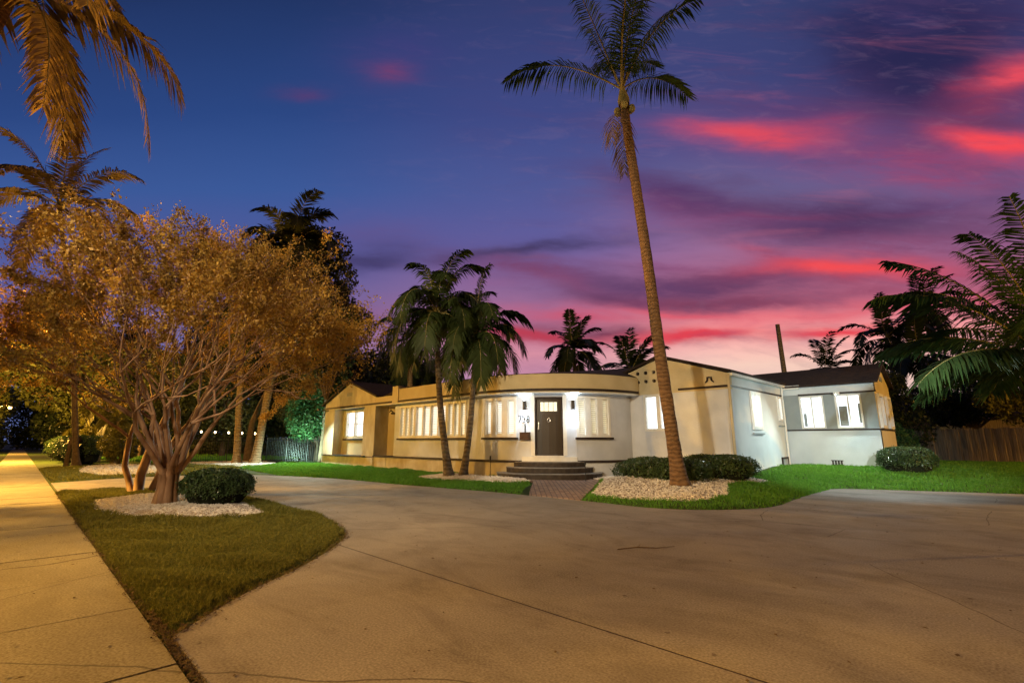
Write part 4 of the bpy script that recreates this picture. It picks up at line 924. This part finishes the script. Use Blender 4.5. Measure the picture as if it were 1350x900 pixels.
# ------------------------------------------------------------------ the crape myrtles
def crape(label, base, stems, crown_c, crown_r, seed, nleaf_mul=1.0, r0=.085):
    o = thing('crape_myrtle', label, 'tree', base, 0, 'crape myrtles on the gravel island'); r_ = random.Random(seed); B = Vector(base)
    C = Vector(crown_c)-B; RR = Vector(crown_r); br = MB(); tw = []
    def inside(p): q = p-C; return (q.x/RR.x)**2+(q.y/RR.y)**2+(q.z/RR.z)**2
    def grow(p, d, rad, lev, path_len):
        pts = [p]; rs = [rad]; nseg = 4 if lev < 2 else 3; step = (path_len/nseg)
        for k in range(nseg):
            d = (d+Vector((r_.gauss(0, .13), r_.gauss(0, .13), r_.gauss(.02, .10)))).normalized()
            if p.z > 1.2 and inside(p+d*step*2) > 1.1: d = (d+(C-p).normalized()*.35+Vector((0, 0, .2))).normalized()
            p = p+d*step; rad *= .93; pts.append(p); rs.append(rad)
        br.tube(pts, rs, 7 if lev < 2 else (5 if lev < 4 else 3), lev == 0)
        if lev >= 6 or rad < .0035: tw.append((pts[-2], pts[-1])); tw.append((pts[0], pts[1])); return
        if lev >= 4: tw.append((pts[1], pts[2])); tw.append((pts[2], pts[3]))
        nb = 2 if lev < 1 else r_.choice((2, 3, 3))
        for k in range(nb):
            ax = d.cross(Vector((r_.gauss(0, 1), r_.gauss(0, 1), r_.gauss(0, 1)))).normalized(); an = R(r_.uniform(14, 38))
            d2 = (d*math.cos(an)+ax*math.sin(an)).normalized()
            if lev > 1 and inside(p+d2*.5) > 1.25: continue
            out = (p-C); out = Vector((out.x/RR.x, out.y/RR.y, out.z/RR.z)); d2 = (d2+out.normalized()*.12).normalized()
            grow(p, d2, rs[-1]*r_.uniform(.64, .80), lev+1, path_len*r_.uniform(.74, .92))
    for (off, d, r1, L) in stems: grow(Vector(off), Vector(d).normalized(), r1, 0, L)
    br.build('branches', 'crape_bark', o, True)
    n_ = int(min(len(tw)*22, 95000)*nleaf_mul); w_ = rng.gamma(.45, 1, len(tw))+.05; idx = rng.choice(len(tw), n_, p=w_/w_.sum()); a = np.array([tuple(t_[0]) for t_ in tw])[idx]; b_ = np.array([tuple(t_[1]) for t_ in tw])[idx]
    P = a+(b_-a)*rng.uniform(0, 1.5, n_)[:, None]+rng.normal(0, .055, (n_, 3)); N = rng.normal(0, 1, (n_, 3))
    V = leafquads(P, N, .062, .5, .55); soup('leaves', V, 'crape_leaf', o)
    print('crape', len(br.f), n_)
    return o
def ring_stems(n, lean, r1, L, seed, spread=.12, bias=(0, 0)):
    r_ = random.Random(seed); out = []
    for k in range(n):
        a = 2*math.pi*(k+r_.uniform(-.3, .3))/n; l_ = r_.uniform(*lean)
        out.append(((spread*math.cos(a), spread*math.sin(a), .55 if n > 3 else 0), (math.cos(a)*l_+bias[0], math.sin(a)*l_+bias[1], 1), r1*r_.uniform(.8, 1.1), L*r_.uniform(.85, 1.1)))
    return out
ZI = gz1(-12.3, 2.3)
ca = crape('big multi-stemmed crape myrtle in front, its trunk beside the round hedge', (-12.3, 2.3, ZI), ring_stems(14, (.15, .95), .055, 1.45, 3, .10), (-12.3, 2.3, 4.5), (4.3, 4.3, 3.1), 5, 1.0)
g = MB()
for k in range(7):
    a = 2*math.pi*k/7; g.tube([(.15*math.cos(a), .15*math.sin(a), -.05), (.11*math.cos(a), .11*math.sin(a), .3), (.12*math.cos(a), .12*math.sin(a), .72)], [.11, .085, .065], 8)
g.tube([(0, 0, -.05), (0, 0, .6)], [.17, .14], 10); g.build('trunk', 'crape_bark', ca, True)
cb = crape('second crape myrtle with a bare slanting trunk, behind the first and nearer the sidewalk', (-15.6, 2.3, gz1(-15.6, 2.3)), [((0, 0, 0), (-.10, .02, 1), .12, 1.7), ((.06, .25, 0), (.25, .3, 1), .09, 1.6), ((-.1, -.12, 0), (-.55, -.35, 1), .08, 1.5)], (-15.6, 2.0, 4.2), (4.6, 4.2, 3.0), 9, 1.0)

# ------------------------------------------------------------------ hedges and shrubs
def hz(x_, y_): return gz1(x_, y_)
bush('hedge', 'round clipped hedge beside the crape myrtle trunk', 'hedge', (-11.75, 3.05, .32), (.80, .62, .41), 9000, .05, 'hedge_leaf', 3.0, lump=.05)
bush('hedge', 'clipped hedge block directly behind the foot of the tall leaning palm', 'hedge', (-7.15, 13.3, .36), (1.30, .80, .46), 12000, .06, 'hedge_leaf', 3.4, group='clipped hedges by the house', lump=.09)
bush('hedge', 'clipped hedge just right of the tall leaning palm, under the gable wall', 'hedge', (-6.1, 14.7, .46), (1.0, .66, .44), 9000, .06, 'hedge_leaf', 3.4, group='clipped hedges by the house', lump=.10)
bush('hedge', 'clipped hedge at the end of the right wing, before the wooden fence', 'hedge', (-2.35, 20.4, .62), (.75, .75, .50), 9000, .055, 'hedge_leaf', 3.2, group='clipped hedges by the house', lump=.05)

# ------------------------------------------------------------------ palms
WL = (-.15, -.10, 0)
palm('coconut_palm', 'tall leaning coconut palm with a bare ringed trunk in front of the house', [(-6.03, 12.11, .12), (-6.14, 12.0, 1.8), (-6.27, 11.87, 4.0), (-6.38, 11.76, 6.2), (-6.52, 11.62, 8.5), (-6.63, 11.51, 10.2), (-6.68, 11.46, 11.25)], (.185, .125), 4.6, 13, 'coconut_leaf', 'coconut_trunk', .9, .042, 60, (.20, .20, .18), (.05, .42), (89, 46), seed=8, dead=2, side_droop=1.1, coconuts=5, shaft=(.55, .17, 'frond_stem'))
palm('fan_shaft_palm', 'left stem of the twin palms before the bay, tallest and drooping', [(-13.70, 10.64, .08), (-13.9, 10.44, 1.87), (-14.03, 10.31, 3.48), (-14.09, 10.25, 5.1)], (.14, .085), 3.0, 22, 'palm_leaf', 'palm_trunk', .74, .055, 60, (.05, 0, 0), (.9, 2.4), (86, 5), 'twin palms beside the steps', 21, shaft=(.8, .10, 'frond_stem'), side_droop=1.0)
palm('fan_shaft_palm', 'right stem of the twin palms before the bay, shorter and leaning right', [(-13.36, 10.98, .08), (-13.21, 11.13, 1.87), (-13.15, 11.19, 3.4), (-13.12, 11.22, 4.25)], (.12, .08), 2.8, 20, 'palm_leaf', 'palm_trunk', .72, .055, 60, (.12, .05, 0), (.9, 2.5), (84, 0), 'twin palms beside the steps', 23, shaft=(.7, .10, 'frond_stem'), side_droop=1.0)
palm('shaft_palm', 'pale-trunked palm rising behind the roof left of the twin palms', [(-25.0, 16.3, 0), (-25.0, 16.3, 2.5), (-25.05, 16.25, 6.2)], (.19, .14), 3.6, 13, 'palm_leaf', 'pale_trunk', .8, .07, 44, (.1, 0, 0), (.8, 2.4), (80, -20), 'palms behind the roof', 25, shaft=(1.2, .15, 'frond_stem'), side_droop=1.0)
palm('coconut_palm', 'straight palm trunk by the black gate', [(-28.51, 8.21, .05), (-28.75, 8.0, 4.6), (-28.9, 7.8, 8.8)], (.19, .14), 4.0, 24, 'olive_leaf', 'pale_trunk', 1.0, .08, 60, (.1, .05, 0), (.8, 2.2), (80, -25), 'palms by the black gate', 27)
palm('coconut_palm', 'palm trunk leaning right by the black gate, taller of the pair', [(-27.86, 8.86, .05), (-27.6, 9.12, 4.0), (-27.3, 9.42, 8.6), (-27.25, 9.5, 12.0)], (.23, .15), 4.0, 26, 'olive_leaf', 'pale_trunk', 1.1, .08, 64, (.15, .1, 0), (.9, 2.4), (84, -25), 'palms by the black gate', 29)
palm('coconut_palm', 'big coconut palm at the right edge with long arching fronds', [(1.7, 17.8, 0), (1.4, 17.7, 1.6), (1.15, 17.65, 3.2)], (.22, .17), 4.4, 24, 'coconut_leaf', 'coconut_trunk', 1.0, .052, 86, (-.20, -.1, .06), (.1, .32), (84, 10), seed=31, side_droop=1.0)
# fronds of two street palms hanging in from the upper left
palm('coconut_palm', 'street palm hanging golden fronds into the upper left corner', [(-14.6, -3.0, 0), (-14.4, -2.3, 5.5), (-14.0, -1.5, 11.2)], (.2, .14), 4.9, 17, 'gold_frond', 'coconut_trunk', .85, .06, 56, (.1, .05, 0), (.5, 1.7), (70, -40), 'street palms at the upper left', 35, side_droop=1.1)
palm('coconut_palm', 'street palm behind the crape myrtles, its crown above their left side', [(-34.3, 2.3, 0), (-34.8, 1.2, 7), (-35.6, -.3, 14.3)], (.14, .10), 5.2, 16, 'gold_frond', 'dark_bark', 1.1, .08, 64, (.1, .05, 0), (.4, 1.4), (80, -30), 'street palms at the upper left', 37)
# silhouettes behind the roofs
far = [((-19.9, 25.8), 7.3, 3.1, 18, 41, 'wind-blown palm silhouette above the middle of the roof'), ((-15.7, 26.0), 5.4, 3.6, 18, 43, 'low wide palm silhouette just left of the gable peak'),
       ((-22.2, 27.0), 5.3, 2.0, 10, 45, 'small low palm silhouette at the left of the wind-blown one'), ((-27.5, 19), 5.0, 2.2, 12, 47, 'dark palm behind the left roof, beside the pale trunk'), ((-31.2, 20), 4.4, 2.0, 11, 49, 'low dark palm behind the left gable'),
       ((-9.0, 43), 6.6, 3.6, 14, 51, 'small palm over the ridge of the right wing'), ((-4.7, 39.7), 8.0, 3.6, 15, 53, 'slim palm between the right wing and the big coconut palm'), ((-2.9, 45), 10.6, 3.7, 14, 55, 'tallest distant palm at the right of the sunset'), ((-3.0, 38), 6.4, 3.0, 12, 57, 'distant palm tucked under the coconut fronds')]
for (xy, h_, L, nf, sd_, lab) in far:
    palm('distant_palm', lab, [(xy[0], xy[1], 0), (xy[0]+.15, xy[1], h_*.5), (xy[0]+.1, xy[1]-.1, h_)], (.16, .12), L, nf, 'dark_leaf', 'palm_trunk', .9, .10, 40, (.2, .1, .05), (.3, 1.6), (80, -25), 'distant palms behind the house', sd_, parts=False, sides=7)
g = MB(); g.tube([(-8.5, 30.85, 0), (-8.5, 30.85, 5.2), (-8.57, 30.83, 8.1)], [.16, .14, .12], 8); tag(g.build('bare_pole', 'palm_trunk'), 'bare headless trunk standing against the sunset behind the right roof', 'pole')

# ------------------------------------------------------------------ right background: fence, neighbour, trees
f_ = thing('wooden_fence', 'pale board fence across the back of the right lawn', 'fence', (0, 0, 0))
F0, F1 = Vector((-7.5, 35.5)), Vector((8, 23.6)); fd = (F1-F0); FL = fd.length; fd.normalize(); fn = Vector((fd.y, -fd.x)); nb = int(FL/.155)
g = MB()
for k in range(nb):
    a = F0+fd*(k*.155); b_ = a+fd*.143; o_ = fn*rnd.uniform(0, .02); zt = 1.88+rnd.uniform(-.03, .03)
    p = [a+o_, b_+o_, b_+o_-fn*.02, a+o_-fn*.02]; g.prism([tuple(q) for q in p], .35, zt)
g.build('boards', 'fence_wood', f_)
for k in range(8):
    a = F0+fd*(k*2.5); g = MB(); g.prism([tuple(a-fn*.03), tuple(a-fn*.03+fd*.1), tuple(a-fn*.13+fd*.1), tuple(a-fn*.13)], 0, 1.85); g.build('post', 'fence_wood', f_)
for z_ in (.6, 1.55):
    g = MB(); g.prism([tuple(F0-fn*.022), tuple(F1-fn*.022), tuple(F1-fn*.06), tuple(F0-fn*.06)], z_, z_+.09); g.build('rail', 'fence_wood', f_)
nh = thing('neighbour_house', 'low dark neighbouring house behind the wooden fence', 'house', (0, 0, 0))
g = MB(); g.box(-6, 6, 42, 50, 0, 2.9); g.build('wall', 'fence_wood', nh)
g = MB(); slab(g, [(-6.6, 41.4, 2.8), (6.6, 41.4, 2.8), (6.6, 46, 4.6), (-6.6, 46, 4.6)], .1); slab(g, [(-6.6, 50.6, 2.8), (6.6, 50.6, 2.8), (6.6, 46, 4.6), (-6.6, 46, 4.6)], .1); g.build('roof', 'shingle', nh)
g = MB(); g.box(-3.2, -1.8, 41.93, 41.99, 1.5, 2.4); g.build('window', 'stucco_grey', nh)
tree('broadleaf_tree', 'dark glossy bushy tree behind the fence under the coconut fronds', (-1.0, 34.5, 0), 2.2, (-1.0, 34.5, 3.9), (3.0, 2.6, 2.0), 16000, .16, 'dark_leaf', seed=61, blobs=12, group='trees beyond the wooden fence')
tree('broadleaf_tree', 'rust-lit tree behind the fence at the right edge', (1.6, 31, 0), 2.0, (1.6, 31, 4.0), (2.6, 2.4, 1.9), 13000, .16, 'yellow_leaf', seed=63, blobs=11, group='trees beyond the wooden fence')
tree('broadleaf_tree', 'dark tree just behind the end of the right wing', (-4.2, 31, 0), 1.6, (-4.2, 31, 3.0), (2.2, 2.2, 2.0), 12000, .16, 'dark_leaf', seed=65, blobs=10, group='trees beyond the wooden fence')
bush('shrub', 'dark green shrub between the right wing and the wooden fence', 'shrub', (-3.6, 27.4, .95), (.9, .9, 1.0), 5000, .09, 'green_leaf', 2.2)

# ------------------------------------------------------------------ left background: gate, pillar, trees, string lights
pl = thing('gate_pillar', 'cream stucco pillar at the left end of the black gate', 'pillar', (-32.2, 6.45, 0)); g = MB(); g.box(-.28, .28, -.28, .28, 0, 1.55); g.build('shaft', 'pillar_stucco', pl); g = MB(); g.box(-.34, .34, -.34, .34, 1.55, 1.65); g.build('cap', 'pillar_stucco', pl)
gt = thing('iron_gate', 'black metal gate of upright bars beside the cream pillar', 'gate', (-32.4, 6.8, 0)); g = MB()
for z_ in (.12, 1.35, 1.5): g.tube([(0, 0, z_), (0, 3.9, z_)], .025, 6)
g.build('gate_frame', 'black_metal', gt)
for k in range(33):
    g = MB(); g.tube([(0, .03+k*.12, .05), (0, .03+k*.12, 1.55)], .011 if k % 16 else .03, 5); g.build('bar', 'black_metal', gt)
fe = thing('iron_fence', 'black picket fence running from the gate to the left wing', 'fence', (-32.0, 10.8, 0)); g = MB(); EX, EY = 5.4, 2.6
for z_ in (.15, 1.4): g.tube([(0, 0, z_), (EX, EY, z_)], .02, 6)
g.build('rail', 'black_metal', fe); g = MB()
for k in range(48): g.tube([(EX*k/47, EY*k/47, 0), (EX*k/47, EY*k/47, 1.55)], .013 if k % 12 else .035, 5)
g.build('picket_panel', 'black_metal', fe)
sf = thing('side_gate', 'short brown board gate against the left end of the house', 'gate', (0, 0, 0)); g = MB()
for k in range(8): g.box(-26.95+k*.145, -26.95+k*.145+.13, 12.05, 12.08, .1, 1.75)
g.build('boards', 'fence_wood', sf)
# string of round bulbs beyond the gate
sw = thing('string_lights', 'string of round warm bulbs hung beyond the black gate', 'string lights', (0, 0, 0)); P0, P1 = Vector((-35.4, 7.0, 1.93)), Vector((-34.0, 11.2, 1.80)); g = MB()
g.tube([P0.lerp(P1, k/12)+Vector((0, 0, .1-.06*math.sin(k*math.pi/2)**2)) for k in range(13)], .008, 4); g.build('cable', 'black_metal', sw)
for k in range(6):
    p = P0.lerp(P1, (k+.3)/6); g = MB(); g.ball(p, (.06, .06, .07), n=8); g.build('bulb', 'bulb', sw, True)
lamp('POINT', (-36.5, 8.5, 2.2), 130, (1, .85, .6), .3); lamp('POINT', (-37.5, 11.0, 2.2), 90, (1, .85, .6), .3)  # added fill lamps behind the string, for the gate lawn
blades('grass', [(-48, 4), (-34.05, 6), (-34.05, 14), (-48, 14)], 14000, .10, .02, 'grass_far', 'lit lawn seen through the black gate')
tree('broadleaf_tree', 'blue-green lit tree filling the gap left of the house', (-29.9, 13.0, 0), 1.3, (-29.9, 13.0, 3.2), (2.2, 2.4, 2.7), 18000, .15, 'green_leaf', seed=71, blobs=12, group='trees left of the house')
gl = thing('garden_spotlight', 'small garden spotlight on the grass below the blue-green tree', 'garden light', (-27.3, 10.9, .1)); g = MB(); g.tube([(0, 0, 0), (0, 0, .2)], .012, 6); g.build('stake', 'black_metal', gl); g = MB(); g.tube([(0, 0, .2), (-.07, .08, .27)], [.035, .05], 8); g.build('lamp_head', 'black_metal', gl)
lamp('SPOT', (-27.4, 11.0, .42), 1200, (.6, 1, .8), .05, (-29.8, 13.0, 2.4), 110, .6); lamp('SPOT', (-25.4, 10.9, 2.85), 2200, (.8, 1, .85), .1, (-24.0, 8.6, 0), 150, .8)  # the second spot is added to brighten the left lawn
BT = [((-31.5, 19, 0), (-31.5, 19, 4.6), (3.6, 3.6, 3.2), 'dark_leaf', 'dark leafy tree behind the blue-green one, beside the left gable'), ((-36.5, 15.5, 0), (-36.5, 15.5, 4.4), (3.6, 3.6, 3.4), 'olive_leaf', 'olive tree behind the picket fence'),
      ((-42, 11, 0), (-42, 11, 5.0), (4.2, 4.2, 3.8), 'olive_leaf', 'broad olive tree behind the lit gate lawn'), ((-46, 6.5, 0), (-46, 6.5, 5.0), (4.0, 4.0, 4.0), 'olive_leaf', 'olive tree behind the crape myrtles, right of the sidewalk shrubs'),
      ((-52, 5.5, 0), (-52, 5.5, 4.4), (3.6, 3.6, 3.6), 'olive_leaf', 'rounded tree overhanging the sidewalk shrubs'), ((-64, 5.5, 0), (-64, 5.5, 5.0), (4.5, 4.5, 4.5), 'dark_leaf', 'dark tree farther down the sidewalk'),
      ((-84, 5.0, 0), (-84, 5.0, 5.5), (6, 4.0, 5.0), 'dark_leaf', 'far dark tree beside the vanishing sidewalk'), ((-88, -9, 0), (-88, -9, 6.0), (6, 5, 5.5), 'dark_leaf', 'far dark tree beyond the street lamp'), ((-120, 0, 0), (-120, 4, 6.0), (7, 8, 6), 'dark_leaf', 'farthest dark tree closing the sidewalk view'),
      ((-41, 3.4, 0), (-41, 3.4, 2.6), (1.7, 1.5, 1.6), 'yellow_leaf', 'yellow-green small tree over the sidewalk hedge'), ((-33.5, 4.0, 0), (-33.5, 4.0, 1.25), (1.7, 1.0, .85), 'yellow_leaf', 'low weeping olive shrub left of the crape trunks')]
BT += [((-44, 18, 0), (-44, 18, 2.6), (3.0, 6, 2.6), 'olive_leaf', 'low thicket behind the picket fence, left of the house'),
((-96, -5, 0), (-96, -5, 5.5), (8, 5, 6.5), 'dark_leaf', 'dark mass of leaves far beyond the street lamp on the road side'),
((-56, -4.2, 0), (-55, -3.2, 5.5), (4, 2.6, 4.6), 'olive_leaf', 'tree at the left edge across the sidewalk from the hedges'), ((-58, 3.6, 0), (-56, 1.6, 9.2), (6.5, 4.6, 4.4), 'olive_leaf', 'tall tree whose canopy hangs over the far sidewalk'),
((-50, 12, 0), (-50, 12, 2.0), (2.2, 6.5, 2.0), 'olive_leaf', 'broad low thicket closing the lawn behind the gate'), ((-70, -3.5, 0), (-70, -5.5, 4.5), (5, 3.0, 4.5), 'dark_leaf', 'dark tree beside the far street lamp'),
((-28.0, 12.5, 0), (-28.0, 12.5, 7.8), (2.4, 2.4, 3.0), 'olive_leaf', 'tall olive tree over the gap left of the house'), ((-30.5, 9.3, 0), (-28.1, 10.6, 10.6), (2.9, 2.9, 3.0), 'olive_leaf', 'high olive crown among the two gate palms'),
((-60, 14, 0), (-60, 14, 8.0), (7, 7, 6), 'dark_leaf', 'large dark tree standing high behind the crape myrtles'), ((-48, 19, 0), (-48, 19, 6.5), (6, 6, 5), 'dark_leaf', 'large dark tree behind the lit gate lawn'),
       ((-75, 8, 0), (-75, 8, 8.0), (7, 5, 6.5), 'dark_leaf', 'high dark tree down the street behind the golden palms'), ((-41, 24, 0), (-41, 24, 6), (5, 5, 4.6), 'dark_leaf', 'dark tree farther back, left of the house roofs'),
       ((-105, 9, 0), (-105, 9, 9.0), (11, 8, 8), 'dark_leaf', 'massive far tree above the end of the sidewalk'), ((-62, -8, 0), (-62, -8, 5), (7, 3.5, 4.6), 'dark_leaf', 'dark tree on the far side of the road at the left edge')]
tree('shadow_tree', 'unseen tree added to dapple the apron with shade', (4.2, -4.6, 0), 2.6, (4.2, -4.6, 4.2), (3.2, 1.7, 1.7), 4200, .34, 'olive_leaf', seed=171, blobs=11, group='unseen trees added for dappled shade')  # unseen crowns put before the lamps to cast dapples on the drive
tree('shadow_tree', 'unseen tree added to streak the drive with shade', (-17.5, -5.6, 0), 3.0, (-17.5, -5.6, 5.6), (3.4, 2.2, 1.7), 4200, .34, 'olive_leaf', seed=172, blobs=11, group='unseen trees added for dappled shade')
for k, (b0, cc, cr, lm, lab) in enumerate(BT):
    small = cr[0] < 1.8
    tree('broadleaf_tree' if cr[2] > 1 else 'weeping_shrub', lab, b0, cc[2]*.55, cc, cr, 8000 if small else (16000 if cr[0] < 5 else 26000), .12 if small else (.24 if cr[0] < 5 else .42), lm, seed=80+k, blobs=9 if small else 13, trunk_r=.08 if small else .18, group='background trees along the sidewalk')
for k, (xx, yy, lab) in enumerate([(-37.2, 2.7, 'dark dense hedge nearest the drive mouth on the sidewalk'), (-40.5, 2.5, 'dark dense hedge in the middle of the sidewalk row'), (-44.5, 2.4, 'dark dense hedge third along the sidewalk'), (-50, 2.4, 'dark dense hedge farthest along the sidewalk')]):
    bush('hedge', lab, 'hedge', (xx, yy, .75), (1.7, .9, .85), 5000, .11, 'hedge_leaf', 2.6, 'hedges along the sidewalk', .12)
for k, (xx, yy, h_, lab) in enumerate([(-38, 4.2, 2.5, 'young golden palm over the sidewalk hedge'), (-43, 3.9, 3.4, 'taller golden palm behind the sidewalk hedge'), (-57, 3.6, 2.2, 'far golden palm arching towards the sidewalk')]):
    palm('golden_palm', lab, [(xx, yy, 0), (xx+.1, yy, h_*.5), (xx+.05, yy-.1, h_)], (.11, .08), 2.0, 12, 'yellow_leaf', 'pale_trunk', .5, .06, 36, (0, 0, 0), (.8, 2.2), (78, -10), 'golden palms by the sidewalk', 90+k, parts=False, sides=7, side_droop=1.0)
for k, (yy, lab) in enumerate([(1.98, 'brown post stump nearest the sidewalk hedge'), (2.32, 'second brown post beside the sidewalk hedge')]):
    g = MB(); g.tube([(-35.9, yy, 0), (-35.9, yy+.03, 1.55)], [.12, .09], 8); tag(g.build('wooden_post', 'dark_bark'), lab, 'post', 'brown posts by the sidewalk hedge')
g = MB()
for xx in (-39.0,): g.ball((xx, 1.9+2.0, 1.9), (.05, .05, .05), n=8)
print('objects', len(bpy.data.objects))
